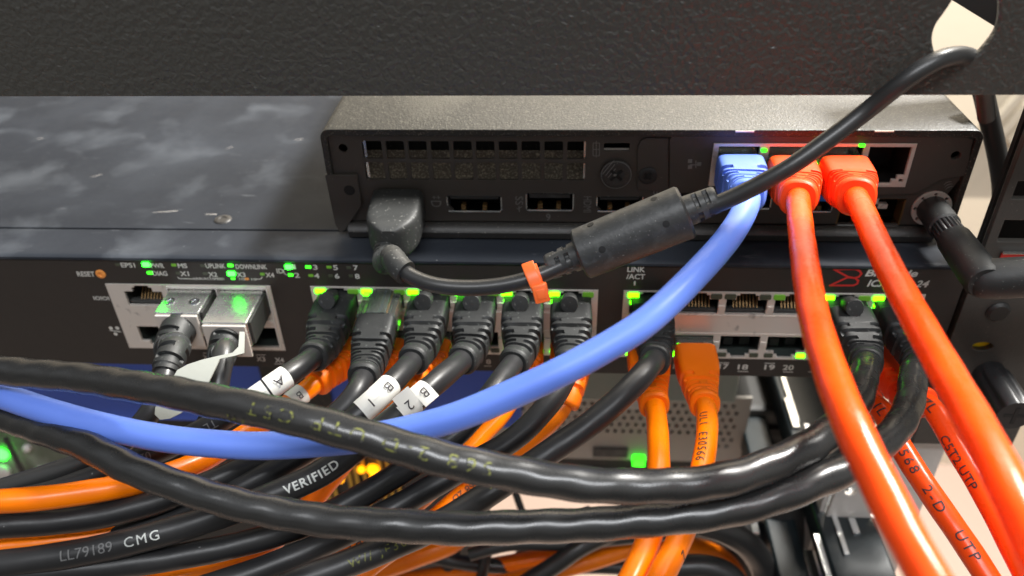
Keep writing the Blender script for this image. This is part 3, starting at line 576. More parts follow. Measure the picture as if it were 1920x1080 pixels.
hp = axp+Vector((0, -36, -1)); e2 = at(1990, 515, pj(hp)[2]-6); mb = MB(); ad = (e2-hp)
mb.lathe(hp-ad.normalized()*3, ad, [(0, 2), (1, 4.0), (3, 5.0), (6, 5.4), (60, 5.0), (110, 4.4), (112, 3)], 36); mb.build('aerial_rod', 'boot', an, True)
# ================================================================== CABLES
def A(px, py, dep): return at(px, py, dep)
def crimp(mb, X, Z, y0, w=11.7, h=7.6, mi=0): mb.box(X-w/2, X+w/2, -y0-1, 7, Z-h/2, Z+h/2, .35, mi)
def patch(name, label, group, X, Z, up, pts, D, bm_, cm, first=(-7, -15, -23), drop=(0, 0, -.8), y0=0, bootL=26, w0=12.6, h0=8.8, r1=4.4, texts=(), tags=(), knob=False, plain=.30, wave=.012, groove=1.0, clear=False, lam=13., pitch=2.5, side=0):
    t = thing(name, label, 'network cable', (X, y0, Z), group)
    P = [Vector((X, y0+6, Z))]+[Vector((X+side*i*.5, y0+a, Z+d)) for i, (a, d) in enumerate(zip(first, drop))]+[A(*p) for p in pts]
    tb = Tube(P); s0 = 9.6 if (y0 == 0 and not clear) else 7.6
    if clear:
        mb = MB(); mb.box(X-5.85, X+5.85, y0-13, y0+6, Z-3.9, Z+3.9, .35); mb.box(X-3, X+3, y0-12, y0+1, Z+4.0, Z+4.7, .2); mb.build('clear_plug', 'clear', t)
        mb = MB()
        for k, cc in enumerate(range(8)):
            mb.lathe((X-3.6+k*1.03, y0-12, Z+.6), (0, 1, 0), [(0, .42), (14, .42)], 8, mi=k)
        mb.build('wires', ['dark', 'darkjack', 'greyprint', 'dark', 'bezel', 'dark', 'orangebtn', 'dark'], t); s0 = 17
    else:
        mb = MB(); mb.box(X-5.85, X+5.85, y0-5.5, y0+6, Z-3.6, Z+3.2, .3); mb.build('plug', 'clear' if bm_ != 'boot' else bm_, t)
    mb = MB(); boot(mb, tb, s0+(.8 if not clear else 0), bootL, w0, h0, r1, groove=groove, plain=plain, pitch=pitch); bo = mb.build('boot', bm_, t, True)
    if knob:
        mb = MB(); sgn = 1 if up else -1; o = Vector((X-.6, y0-.4, Z+sgn*3.0)); mb.lathe(o, (0, -1, .40), [(0, 1.3), (2.5, 1.6), (4.5, 2.5), (9.2, 2.75), (9.7, 2.5), (9.8, .1)], 28); mb.build('latch_cover', 'usb' if bm_ == 'boot' else bm_, bo, True)
    mb = MB(); tb.cyl(mb, D, s0+bootL-3, wave=wave, ph=X, lam=lam); ja = mb.build('jacket', cm, t, True)
    k = 0
    for tx in texts:
        mb = MB(); tb.text(mb, tx[0], tx[1], tx[2], tx[3], D, **tx[5]); mb.build('printing', tx[4], ja)
    for tg in tags:      # wrapped paper flag: text, px, py, length
        mb = MB(); d0 = tb.s[tb.near(tg[1], tg[2])]; R = D/2+.22
        o, T, N, B = tb.frame(d0)
        Vd = CP-o; Vd = (Vd-T*Vd.dot(T)).normalized(); U = Vd.cross(T); v = []; f = []; m = 8; q = 14
        for i in range(m+1):
            d = d0-tg[3]/2+tg[3]*i/m; oo_, T2, _, _ = tb.frame(d); V2 = (Vd-T2*Vd.dot(T2)).normalized(); U2 = V2.cross(T2)
            for j in range(q+1):
                a = math.radians(tg[5]+(tg[6]-tg[5])*j/q); v.append(oo_+(V2*math.cos(a)+U2*math.sin(a))*(R+.05*(j/q)))
        for i in range(m):
            for j in range(q): a = i*(q+1)+j; f.append((a, a+1, a+q+2, a+q+1))
        if len(tg) > 7:   # a loose flat flag standing off the cable
            for i in (0,):
                k0 = len(v); o1, T1, _, _ = tb.frame(d0-tg[3]/2); o2, T2, _, _ = tb.frame(d0+tg[3]/2); V2 = (Vd-T1*Vd.dot(T1)).normalized(); U2 = V2.cross(T1)
                for oo_ in (o1, o2): v.append(oo_+V2*(R+.1)); v.append(oo_+V2*(R+.3)+U2*tg[7])
                f.append((k0, k0+1, k0+3, k0+2))
        mb.add(v, f); lb = mb.build('marker_label', 'white', t, True)
        mb = MB(); tb.text(mb, tg[0], tg[1], tg[2], tg[4], D+.6, lift=.3, facing=Vd, **(tg[8] if len(tg) > 8 else {})); mb.build('marker_lettering', 'ink', lb)
    return t, tb
UZ, LZ = 28.2, 13.2
GU = 'black patch cables in the upper port row'; GO = 'orange patch cables in the lower port row'
c1 = [cx(g1, i) for i in range(6)]; c2 = [cx(g2, i) for i in range(6)]
# --- upper row, left group
R90 = {}
patch('patch_cable', 'black booted network cable with white paper flag A 1, first plug from the left', GU, c1[0], UZ, 1, [(560, 690, 222), (505, 728, 216), (430, 778, 214), (330, 832, 213), (200, 885, 214), (90, 925, 214), (-30, 950, 212)], 6.2, 'boot', 'cable', knob=True,
      drop=(0, -.3, -1.0), texts=[('TL', 405, 797, 2.2, 'gprint', {}), ('02 TIF', 262, 850, 2.2, 'gprint', {})],
      tags=[('A', 516, 716, 5.5, 2.4, -80, 70, 0, dict(shift=0)), ('1', 484, 738, 4.5, 2.4, -70, 80, 0, {})])
patch('patch_cable', 'black cable with a clear unbooted plug tip, second from the left', GU, c1[1], UZ, 1, [(672, 728, 220), (640, 770, 216), (560, 826, 210), (440, 885, 205), (300, 940, 201), (150, 974, 198), (-30, 988, 195)], 6.2, 'boot', 'cable', clear=True,
      first=(-10, -19, -27), drop=(0, -.6, -2.2), bootL=26, w0=11.8, h0=8.6, pitch=2.1)
patch('patch_cable', 'black booted cable with white paper flag B 1, third plug from the left', GU, c1[2], UZ, 1, [(748, 705, 220), (700, 752, 212), (620, 818, 208), (500, 890, 204), (400, 940, 203), (280, 985, 204), (120, 1030, 204), (-30, 1062, 204)], 6.2, 'boot', 'cable', knob=True,
      tags=[('B', 716, 729, 5.5, 2.5, -85, 80, 0, {}), ('1', 694, 757, 5.5, 2.5, -75, 85, 0, {})])
patch('patch_cable', 'black booted cable with loose square white flag B 2, printed VERIFIED further down', GU, c1[3], UZ, 1, [(838, 700, 219), (782, 748, 210), (705, 812, 203), (640, 862, 199), (590, 895, 197), (430, 960, 194), (275, 1008, 191), (120, 1042, 189), (-30, 1062, 188)], 6.5, 'boot', 'cable', knob=True,
      texts=[('VERIFIED', 588, 897, 2.2, 'wprint', dict(bold=.02, shift=.0, rev=True, spacing=1.15)), ('CMG', 274, 1009, 2.3, 'wprint', dict(rev=True, spacing=1.25)), ('LL79189', 172, 1030, 2.4, 'gprint', dict(rev=True))],
      tags=[('B', 780, 737, 5, 2.6, -70, 40, 3.0, {}), ('2', 753, 757, 5.5, 2.6, -30, 70, -4.0, {})])
patch('patch_cable', 'black booted cable beside the orange cable tie, fifth plug from the left', GU, c1[4], UZ, 1, [(940, 712, 219), (905, 760, 211), (850, 820, 207), (760, 880, 203), (660, 940, 202), (560, 988, 200), (400, 1032, 196), (200, 1062, 192), (-30, 1080, 188)], 6.2, 'boot', 'cable', knob=True)
patch('patch_cable', 'black booted cable nearest the right end of the left port group', GU, c1[5], UZ, 1, [(1058, 712, 218), (1020, 768, 212), (960, 826, 208), (880, 872, 206), (800, 918, 203), (690, 980, 200), (560, 1040, 196), (440, 1085, 192), (340, 1115, 190)], 6.2, 'boot', 'cable', knob=True)
# --- upper row, right group
patch('patch_cable', 'black booted cable under the blue cable, with dotted yellow green print low down', GU, c2[0], UZ, 1, [(1215, 690, 214), (1180, 730, 208), (1110, 792, 204), (1020, 855, 200), (925, 920, 196), (810, 990, 190), (690, 1042, 186), (560, 1090, 182), (500, 1115, 180)], 6.4, 'boot', 'cable',
      drop=(0, -.2, -.8), texts=[('W// JE3056', 720, 1030, 2.7, 'yprint', dict(rev=True, spacing=1.3, shift=.15)), ('568', 935, 925, 2.2, 'yprint', dict(rev=True, shift=-.5))])
patch('looping_patch_cable', 'thick black cable sweeping right to left above the other loop, yellow printing', 'black cables looping across the front', c2[4], UZ, 1, [(1622, 700, 208), (1600, 765, 190), (1540, 822, 176), (1480, 857, 170), (1400, 889, 166), (1300, 908, 163), (1200, 913, 162), (1100, 908, 161), (1000, 895, 161), (900, 876, 161), (800, 852, 161), (700, 824, 162), (600, 795, 163), (500, 772, 166), (400, 751, 171), (300, 732, 178), (150, 709, 189), (0, 695, 197), (-60, 690, 200)], 7.2, 'boot', 'cableg', knob=True, wave=.028, lam=10.,
      texts=[('568 2-D UTP C5T', 695, 818, 2.7, 'yprint', dict(spacing=1.35, stretch=1.3, bold=-.006)), ('7 H', 470, 748, 2.2, 'yprint', dict(shift=.9, bold=-.004)), ('VERIFIED', 1606, 690, 2.6, 'yprint', dict(rev=False, bold=-.01))])
patch('looping_patch_cable', 'thick black cable making the lower loop across the front, from the last plug', 'black cables looping across the front', c2[5], UZ, 1, [(1712, 700, 212), (1708, 750, 200), (1680, 805, 188), (1620, 858, 178), (1553, 893, 171), (1440, 938, 168), (1300, 967, 168), (1120, 982, 169), (900, 990, 169), (750, 986, 171), (600, 974, 174), (450, 946, 177), (280, 893, 181), (150, 832, 190), (0, 781, 208), (-60, 766, 214)], 7.0, 'boot', 'cableg', wave=.028, lam=10.)
# --- lower row, orange
OB = dict(h0=8.6, plain=.36)
patch('patch_cable', 'orange cable with small white flag, lower row under the cable marked A', GO, c1[0], LZ, 0, [(604, 708, 243), (566, 738, 237), (520, 774, 231), (450, 822, 222), (370, 868, 212), (270, 903, 202), (150, 925, 196), (60, 936, 193), (-30, 942, 192)], 5.9, 'orangep', 'orange', first=(-6, -13), drop=(0, .5), bootL=23, tags=[('B', 550, 742, 5, 2.2, -80, 80, 0, {})], **OB)
patch('patch_cable', 'orange cable with small white flag S, lower row under the clear plug', GO, c1[1], LZ, 0, [(700, 700, 243), (668, 745, 236), (640, 785, 230), (560, 856, 222), (440, 930, 214), (330, 972, 208), (160, 1008, 203), (-30, 1030, 200)], 5.9, 'orangep', 'orange', first=(-6, -13), drop=(0, .5), bootL=23, tags=[('S', 655, 762, 4.2, 2.2, -80, 80, 0, {})], **OB)
patch('patch_cable', 'orange cable from the lower row below the cable marked B 1', GO, c1[2], LZ, 0, [(792, 694, 243), (757, 738, 236), (700, 800, 232), (610, 910, 226), (530, 1000, 218), (430, 1050, 212), (320, 1085, 206), (240, 1110, 204)], 5.9, 'orangep', 'orange', first=(-6, -13), drop=(0, .5), bootL=23, **OB)
patch('patch_cable', 'orange cable from the lower row just left of the orange cable tie', GO, c1[4], LZ, 0, [(978, 700, 243), (950, 765, 236), (890, 830, 232), (830, 900, 226), (740, 975, 218), (650, 1028, 210), (560, 1066, 203), (440, 1105, 198)], 5.4, 'orangep', 'orange', first=(-6, -13), drop=(0, .5), bootL=23, texts=[('UTP C', 672, 1020, 2.6, 'ink', {})], **OB)
patch('patch_cable', 'slim orange cable hanging from the lower row beside the blue cable', GO, c1[5], LZ, 0, [(1070, 735, 240), (1045, 782, 238), (990, 832, 242), (930, 880, 246), (860, 930, 240), (780, 1000, 232), (700, 1060, 226), (640, 1110, 222)], 5.0, 'orangep', 'orange', first=(-7, -15), drop=(0, 0), bootL=24, r1=4.0, texts=[('568 2D', 870, 922, 2.2, 'ink', {})], **OB)
patch('hanging_patch_cable', 'orange cable hanging straight down, the left one of the bare orange pair', 'orange cables hanging down together', c2[0], LZ, 0, [(1232, 790, 226), (1235, 870, 210), (1232, 960, 198), (1205, 1040, 186), (1160, 1130, 176)], 5.9, 'orangep', 'orange', **OB)
patch('hanging_patch_cable', 'orange cable hanging down with dark printing, plugged in at port 16', 'orange cables hanging down together', c2[1], LZ, 0, [(1326, 780, 226), (1322, 850, 212), (1302, 930, 200), (1275, 1010, 188), (1240, 1080, 178), (1215, 1140, 172)], 5.9, 'orangep', 'orange', plain=.46, h0=8.4,
      texts=[('UL1  E30566', 1326, 830, 2.4, 'ink', dict(shift=-.35, spacing=1.25, stretch=.9)), ('2', 1245, 1035, 2.4, 'ink', dict(shift=.9))])
# --- lower row, red at right
GR = 'red patch cables in the lower port row'
patch('patch_cable', 'red printed cable running down right behind the looping black cables, printed 568 2-D', GR, c2[4], LZ, 0, [(1650, 765, 224), (1690, 840, 216), (1745, 925, 208), (1800, 1005, 202), (1850, 1080, 197), (1880, 1130, 194)], 6.0, 'redp', 'red', side=1.0, texts=[('568  2-D', 1733, 905, 2.6, 'ink', dict(shift=.0, spacing=1.3)), ('UTP', 1812, 1022, 2.6, 'ink', dict(shift=.1, spacing=1.2)), ('1L', 1660, 775, 2.6, 'ink', {})], **OB)
patch('patch_cable', 'red cable running down right beside the post, behind the nearest red cable', GR, c2[5], LZ, 0, [(1745, 760, 226), (1790, 835, 218), (1845, 925, 208), (1890, 1010, 200), (1935, 1100, 192)], 6.0, 'redp', 'red', side=1.4, texts=[('7L', 1752, 768, 2.8, 'ink', {}), ('C5T2 UTP', 1812, 868, 2.6, 'ink', dict(shift=-.5))], **OB)
# --- computer cables
def pcpatch(label, X, pts, D, bm_, cm, **k):
    return patch('front_patch_cable', label, 'cables plugged in the mini computer', X, 69.3, 1, pts, D, bm_, cm, y0=PY-1.5, **k)
pcpatch('light blue network cable sweeping from the computer down to the left edge', jx[0], [(1402, 378, 205), (1380, 425, 196), (1328, 490, 184), (1220, 597, 172), (1130, 655, 170), (1040, 703, 170), (930, 752, 172), (850, 784, 174), (760, 808, 177), (680, 822, 180), (600, 830, 183), (500, 836, 185), (400, 832, 187), (300, 821, 189), (200, 801, 192), (100, 774, 196), (0, 741, 203), (-60, 722, 207)], 6.4, 'bluep', 'blue', first=(-7, -13), drop=(0, -.5), bootL=25, w0=13.4, h0=10.5, r1=4.6, pitch=2.9, wave=.004, plain=.22)
pcpatch('glossy red cable dropping from the middle computer port, left of the red pair', jx[1], [(1497, 385, 204), (1504, 450, 188), (1513, 520, 172), (1530, 610, 156), (1558, 700, 143), (1598, 800, 131), (1645, 900, 124), (1695, 1000, 118), (1745, 1090, 113), (1770, 1130, 111)], 6.0, 'redp', 'red', first=(-7, -13), drop=(0, -.3), bootL=25, w0=13.2, h0=10, r1=4.9, plain=.34, pitch=2.4)
pcpatch('glossy red cable running down to the right corner, right of the red pair', jx[2], [(1610, 380, 204), (1642, 450, 186), (1681, 530, 170), (1722, 605, 156), (1775, 700, 143), (1832, 800, 130), (1885, 900, 120), (1932, 1000, 113), (1975, 1100, 108)], 6.0, 'redp', 'red', first=(-7, -13), drop=(0, -.3), bootL=25, w0=13.6, h0=10, r1=5.1, plain=.34, pitch=2.4)
# ================================================================== POWER CORD
pw = thing('power_cord', 'thin black power cord with a fat ferrite sleeve, from computer to shelf hole', 'power cord', (35, PY-1, 55))
ux, uz = G(750, 372)
PP = [Vector((ux, PY-2, uz-1)), Vector((ux-.2, PY-12, uz-3)), Vector((ux-1, PY-24, uz-7)), A(735, 480, 209), A(748, 503, 206), A(775, 521, 204), A(815, 535, 202), A(870, 540, 201), A(930, 537, 200), A(985, 526, 199), A(1035, 507, 199), A(1085, 484, 198), A(1185, 444, 196), A(1285, 402, 193), A(1345, 383, 191), A(1400, 358, 188), A(1480, 314, 184), A(1560, 257, 182), A(1630, 204, 180), onY(1690, 156, SY-6), onY(1740, 121, SY-5), onY(1772, 107, SY-3.5), onY(1800, 104, SY-.5), onY(1820, 108, SY+4), onY(1836, 128, SY+9), onY(1845, 170, SY+13), onY(1850, 220, SY+16)]
tb = Tube(PP); D = 4.1
mb = MB(); i0 = tb.s[tb.near(733, 470)]; tb.cyl(mb, D, i0, wave=.004); mb.build('cord', 'cablem', pw, True)
# moulded angled plug
cor = [G(702, 366), G(800, 366)]; wl_ = cor[1][0]-cor[0][0]
def plugprof(t):   # half width along the length
    return 1
mb = MB(); v = []; f = []
o0 = Vector((ux, PY-1.1, uz-1.2)); N_ = 96; secs = []
NS = 36
for i in range(NS+1):
    t = i/NS; t = 1-(1-t)**1.7; d = 19.5*t; hw = 7.9*math.sqrt(max(.09, 1-max(0, (t-.5)/.5)**2*.91)); hh = 5.6*(1-max(0, (t-.8)/.2)**3*.16); 
    if i == 0: hw *= .93; hh *= .9
    for j in range(N_): a = 2*math.pi*j/N_; x, z = sq(a, hw, hh, 6.5); v.append(o0+Vector((z, -d, x-.14*d)))
for i in range(NS):
    for j in range(N_): k = (j+1) % N_; f.append((i*N_+j, i*N_+k, (i+1)*N_+k, (i+1)*N_+j))
f.append(tuple(range(N_))[::-1]); f.append(tuple(NS*N_+j for j in range(N_))); mb.add(v, f); mb.build('plug_housing', 'usb', pw, True)
mb = MB(); s1 = tb.s[tb.near(738, 445)]; s2 = tb.s[tb.near(760, 512)]
def srp(d, a):
    t = (d-s1)/(s2-s1); r = 4.0*(1-t)+2.9*t; u = (d-s1)/2.6; fr = u-math.floor(u); g = .7 if (.25 < fr < .75 and .12 < t < .82 and abs(math.sin(a*1+.0)) > .35) else 0
    if t > .86: r = 3.2
    return (r-g)*math.cos(a), (r-g)*math.sin(a)
tb.loft(mb, s1-3, s2, .3, srp, 40); mb.build('strain_relief', 'usb', pw, True)
# ferrite sleeve: straight cylinder between two points
fa, fb = A(1086, 478, 199), A(1288, 396, 193.5); ax_ = (fb-fa); LF = ax_.length; ax_.normalize()
mb = MB(); mb.lathe(fa, ax_, [(0, 5.4), (.2, 6.0), (.7, 6.45), (LF-.7, 6.6), (LF-.2, 6.2), (LF, 5.6)], 56); fe = mb.build('ferrite_sleeve', 'ferrite', pw, True)
mb = MB()
for px, py in ((1129, 468), (1107, 421), (1249, 420), (1226, 373)):
    d = ray(px, py); o = CP-fa; dd = d-ax_*d.dot(ax_); oo_ = o-ax_*o.dot(ax_); a = dd.dot(dd); b = 2*dd.dot(oo_); c = oo_.dot(oo_)-6.5**2; disc = b*b-4*a*c
    if disc < 0: continue
    t = (-b-math.sqrt(disc))/(2*a); P = CP+d*t; nr = (P-fa); nr = (nr-ax_*nr.dot(ax_)).normalized(); mb.lathe(P-nr*.4, nr, [(0, .85), (.47, .85), (.5, .1)], 16)
mb.build('moulding_hole', 'void', fe)
for (o, sgn, L_) in ((fa, -1, 8.3), (fb, 1, 7.6)):
    mb = MB(); n = 40; v = []; f = []; m = int(L_/.25); T = ax_*sgn; N = (Vector((0, 0, 1))-T*T.z).normalized(); B = T.cross(N)
    for i in range(m+1):
        d = L_*i/m; t = d/L_; r = 3.75-.5*t
        if t > .93: r -= .3*(t-.93)/.07
        for j in range(n):
            a = 2*math.pi*j/n; q = (abs(d-2.6) < .55 or abs(d-5.2) < .55) and abs(math.sin(2*a+.7)) > .45; rr = r-(.8 if q else 0); v.append(o+T*d+(N*math.cos(a)+B*math.sin(a))*rr)
    for i in range(m):
        for j in range(n): k = (j+1) % n; f.append((i*n+j, i*n+k, (i+1)*n+k, (i+1)*n+j))
    f.append(tuple(m*n+j for j in range(n))); mb.add(v, f); mb.build('strain_relief', 'ferrite', pw, True)
# second black cord hanging behind
t2 = Tube([onY(1842, 165, 22), onY(1852, 210, 24), onY(1872, 300, 24), onY(1879, 370, 24), onY(1870, 450, 24), onY(1850, 540, 22)])
mb = MB(); t2.cyl(mb, 5.6, wave=.0); tag(mb.build('power_cord', 'cablem', None, True), 'black cord hanging down behind the computer, left of the slotted post', 'power cord')
# cable tie
ct = thing('cable_tie', 'small bright orange cable tie around the thin black power cord', 'cable tie', A(1003, 530, 197))
d0 = tb.s[tb.near(1003, 520)]; o, T, N, B = tb.frame(d0); mb = MB()
tt = Tube([A(989, 494, 197.5), A(994, 508, 196.0), A(1001, 524, 195.4), A(1008, 540, 195.8)], .5, 2)
def strap(d, a): return sq(a, 1.55, .5, 6)
# orient the strap so its flat side faces the camera
for i in range(len(tt.p)):
    Tn = tt.tan(i); V = (CP-tt.p[i]); tt.n[i] = (V-Tn*V.dot(Tn)).normalized()
tt.loft(mb, 0, tt.L, .5, strap, 24); mb.build('tail', 'tie', ct, True)
mb = MB(); R_ = D/2+.35; v = []; f = []
for i in range(33):
    a = 2*math.pi*i/32
    for dr, dx in ((0, -1.3), (.9, -1.3), (.9, 1.3), (0, 1.3)): v.append(o+(N*math.cos(a)+B*math.sin(a))*(R_-.2+dr)+T*dx)
for i in range(32):
    for j in range(4): k = (j+1) % 4; f.append((i*4+j, i*4+k, (i+1)*4+k, (i+1)*4+j))
mb.add(v, f); mb.build('band', 'tie', ct)
hp_ = A(1014, 549, 196); dn = (A(1018, 567, 197)-A(1010, 535, 196)).normalized(); V = (CP-hp_).normalized(); sd = dn.cross(V).normalized(); V = sd.cross(dn)
Rm = Matrix((sd, dn, V)).transposed()
mb = MB(); mb.box(hp_.x-1.9, hp_.x+1.9, hp_.y-2.3, hp_.y+2.3, hp_.z-1.4, hp_.z+1.4, .5, rot=Rm, org=hp_); mb.box(hp_.x-1.1, hp_.x+1.1, hp_.y-1.2, hp_.y+1.2, hp_.z+1.4, hp_.z+1.75, .15, rot=Rm, org=hp_); mb.build('head', 'tie', ct, True)
# ================================================================== OPTICAL MODULES
def module(label, X, prot, pts, first, drop, bL, r0, tabs):
    t = thing('fibre_module', label, 'fibre module', (X, 0, 22), 'metal modules in the left port block')
    mb = MB(); mb.box(X-6.9, X+6.9, -prot, 12, 23.2, 32.2, .35); mb.build('metal_shell', 'silver', t)
    mb = MB(); mb.box(X+6.95, X+7.7, -prot+1, -1.2, 23.5, 31.8, .2); mb.build('side_latch', 'dark', t)
    mb = MB(); mb.box(X-6.6, X+6.6, -prot-.9, -prot-.02, 19.8, 31.6, .3); mb.build('end_cap', 'metal', t)
    if tabs:
        mb = MB()
        for dx in (-4.2, 3.6): mb.lathe((X+dx, -prot*.55, 32.2), (0, 0, 1), [(0, 1.7), (.25, 1.6), (.3, .9), (.05, .8)], 20)
        mb.build('stud', 'chrome', t, True)
    P = [Vector((X, -prot+3, 27))]+[Vector((X, a, 27+d)) for a, d in zip(first, drop)]+[A(*p) for p in pts]; tb = Tube(P)
    mb = MB()
    def pr(d, a):
        tt_ = (d-2.8)/bL; r = r0*(1-tt_*.28); u = (d-2.8)/3.1; fr = u-math.floor(u); ph = int(math.floor(u)) % 2
        g = 0
        if .1 < tt_ < .92 and .35 < fr < .72 and (math.cos(a-(.6 if ph else -.6)) > .45 or math.cos(a-(.6 if ph else -.6)) < -.45): g = .9
        if tt_ > .95: r *= .93
        if tt_ < .05: r *= .95
        return (r-g)*math.cos(a), (r-g)*math.sin(a)
    tb.loft(mb, 2.8, 2.8+bL, .3, pr, 44); mb.build('strain_relief', 'boot', t, True)
    mb = MB(); tb.cyl(mb, 6.0, 2.8+bL-3, wave=.005); mb.build('jacket', 'cablem', t, True); return t
m1 = module('metal fibre module with fat black strain relief, left of the two modules', -38.2, 13, [(330, 650, 233), (312, 690, 226), (300, 740, 222), (270, 790, 220), (200, 850, 219), (60, 900, 219), (-40, 930, 220)], (-17, -22), (-.5, -2), 30, 5.4, True)
m2 = module('metal fibre module lit green from above, right one with the white pull tab', -21.8, 17.5, [(424, 650, 228), (412, 700, 222), (400, 770, 220), (350, 850, 222), (240, 920, 222), (60, 970, 222), (-40, 1000, 222)], (-21, -25), (-1, -2.5), 13, 5.0, False)
mb = MB(); out = [(458, 622), (457, 662), (440, 667), (412, 673), (404, 690), (386, 727), (355, 762), (340, 774), (318, 785), (300, 787), (290, 777), (291, 764), (303, 745), (320, 716), (332, 694), (352, 683), (380, 674), (410, 667), (436, 661), (447, 650), (449, 622)]
def tdep(y): return 220-(y-622)*.07
vf = [A(x, y, tdep(y)) for x, y in out]; vb = [p+Vector((0, .35, -.35)) for p in vf]; n = len(out)
bm = bmesh.new(); vv = [bm.verts.new(p) for p in vf]; fc = bm.faces.new(vv); r_ = bmesh.ops.triangulate(bm, faces=[fc]); bm.verts.index_update(); tri = [[v.index for v in q.verts] for q in bm.faces]; bm.free()
mb.add(vf+vb, tri+[[i+n for i in q][::-1] for q in tri]+[(i, (i+1) % n, n+(i+1) % n, n+i) for i in range(n)]); mb.build('pull_tab', 'tab', m2)
# ================================================================== EQUIPMENT BELOW AND BEHIND
a = onY(-60, 660, 45); b = onY(975, 660, 45)
bl = thing('blue_rack_unit', 'blue fronted rack unit in shade just below the left half of the switch', 'rack unit', ((a.x+b.x)/2, 45, -72))
mb = MB(); mb.box(-250, onY(975, 720, 45).x, 45, 300, -72, -6, .8); mb.build('bezel', 'bezel', bl)
x_, z_ = F(480, 700, 44.7); mb = MB(); mb.box(x_+2, x_+30, 43.6, 44.9, -70, -16, .5); mb.build('dark_vent', 'dark', bl)
dk = thing('dark_rack_unit', 'dark equipment with glowing amber lights and brass rods behind the black cables', 'rack unit', (-60, 62, -190))
mb = MB(); mb.box(-330, 32, 62, 300, -260, -74, 1); mb.build('housing', 'dark', dk)
for px, py, r in ((636, 895, 2.6), (643, 880, 1.8), (700, 878, 3.0), (678, 878, 1.8), (592, 928, 3.0), (700, 893, 1.6)):
    q = onY(px, py, 58); mb = MB(); mb.lathe(q, (0, -1, 0), [(0, r), (1.5, r), (2.4, r*.6), (2.5, .1)], 20); mb.build('amber_light', 'amber', dk, True)
for px in (608, 622, 655, 668, 684, 716, 730, 745): q = onY(px, 885, 60); mb = MB(); mb.lathe((q.x, 59, q.z-22), (0, 0, 1), [(0, 1.1), (44, 1.1)], 12); mb.build('brass_rod', 'brass', dk, True)
lf = thing('olive_rack_unit', 'blurred olive grey unit with a green light at the lower left edge', 'rack unit', (-120, 80, -150))
a = onY(-80, 780, 55); b = onY(190, 940, 55); mb = MB(); mb.box(a.x, b.x+6, 55, 61, b.z-6, -73, .8); mb.build('housing', 'olive', lf)
for px, py, m, r in ((4, 850, 'ledg', 3.2), (52, 838, 'galv', 2.0), (78, 880, 'galv', 2.2), (20, 905, 'beige', 7), (8, 880, 'galv', 3.5)): q = onY(px, py, 55); mb = MB(); mb.lathe(q, (0, -1, 0), [(0, r), (1.5, r), (2.2, r*.7), (2.3, .1)], 20); mb.build('status_light' if m == 'ledg' else 'connector', m, lf, True)
a = onY(22, 845, 50); b = onY(62, 925, 50); mb = MB(); mb.lathe(a, b-a, [(-8, 1.2), ((b-a).length+9, 1.2)], 12); mb.build('handle', 'dark', lf, True)
# paler unit right of the blue one, with its perforated grille server under it
sv = thing('perforated_server', 'grey beige server front with perforated grille and a square green light', 'server', (110, 60, -110))
a = onY(1015, 748, 60); b = onY(1402, 790, 60); zt_ = onY(1150, 742, 60).z; zc = onY(1150, 878, 60).z
hl = []; k = 0
for r in range(9):
    z = zt_-5-r*4.1
    for c in range(34):
        x = 60+c*3.6+(1.8 if r % 2 else 0)
        if x > b.x-5 or (r == 8 and True and False): continue
        if z < zc+22 and 90 < x < 150: continue
        if z < zc+16: continue
        hl.append(rect(x-1.0, x+1.0, z-1.25, z+1.25))
mb = MB(); plate(mb, rect(36, b.x, zc+6, zt_), hl, 60, 1.6, .2); mb.build('grille', 'beige', sv)
mb = MB(); mb.box(36, b.x, 62.5, 260, zc-14, zt_-.5); mb.build('chassis', 'dark', sv)
mb = MB(); q = onY(1145, 848, 59.5); mb.box(q.x-8, q.x+8, 58.8, 59.9, q.z-3.0, q.z+3.0, .4); mb.build('name_badge', 'ferrite', sv)
mb = MB(); mb.box(36, b.x, 59, 62, zc-15, zc-6, .3); mb.build('lower_trim', 'beige', sv)
q = onY(1198, 869, 57); mb = MB(); mb.box(q.x-2.8, q.x+2.8, 56.5, 62, q.z-2.4, q.z+2.4, .4); mb.build('status_light', 'leds', sv)
gp = thing('grey_rack_unit', 'out of focus grey green unit under the middle of the switch', 'rack unit', (110, 30, -60))
mb = MB(); mb.box(onY(990, 720, 34).x, onY(1385, 720, 34).x, 34, 56, onY(1150, 752, 34).z, -6, .8); mb.build('housing', 'palegrey', gp)
q = onY(1195, 762, 32); mb = MB(); mb.box(q.x-7, q.x+9, 31, 33.8, q.z-1, q.z+9, .6); mb.build('bright_catch', 'white', gp)
# green lit bits behind the crossing
for px, py in ((912, 893), (886, 908)):
    pass
# round black reel
rl = thing('round_black_hub', 'dark round hub lurking behind the loops under ports 19 and 20', 'cable hub', onY(1440, 880, 70))
q = onY(1440, 845, 70); mb = MB(); mb.lathe(q, (0, -1, 0), [(-60, 17), (0, 17), (2, 16), (2, 12), (-3, 11.5), (-3, 5), (3, 4.5), (3, .2)], 40); mb.build('drum', 'void', rl, True)
mb = MB(); mb.box(q.x-17, q.x+16, q.y, q.y+50, q.z-2, q.z+26, 3); mb.build('housing', 'dark', rl)
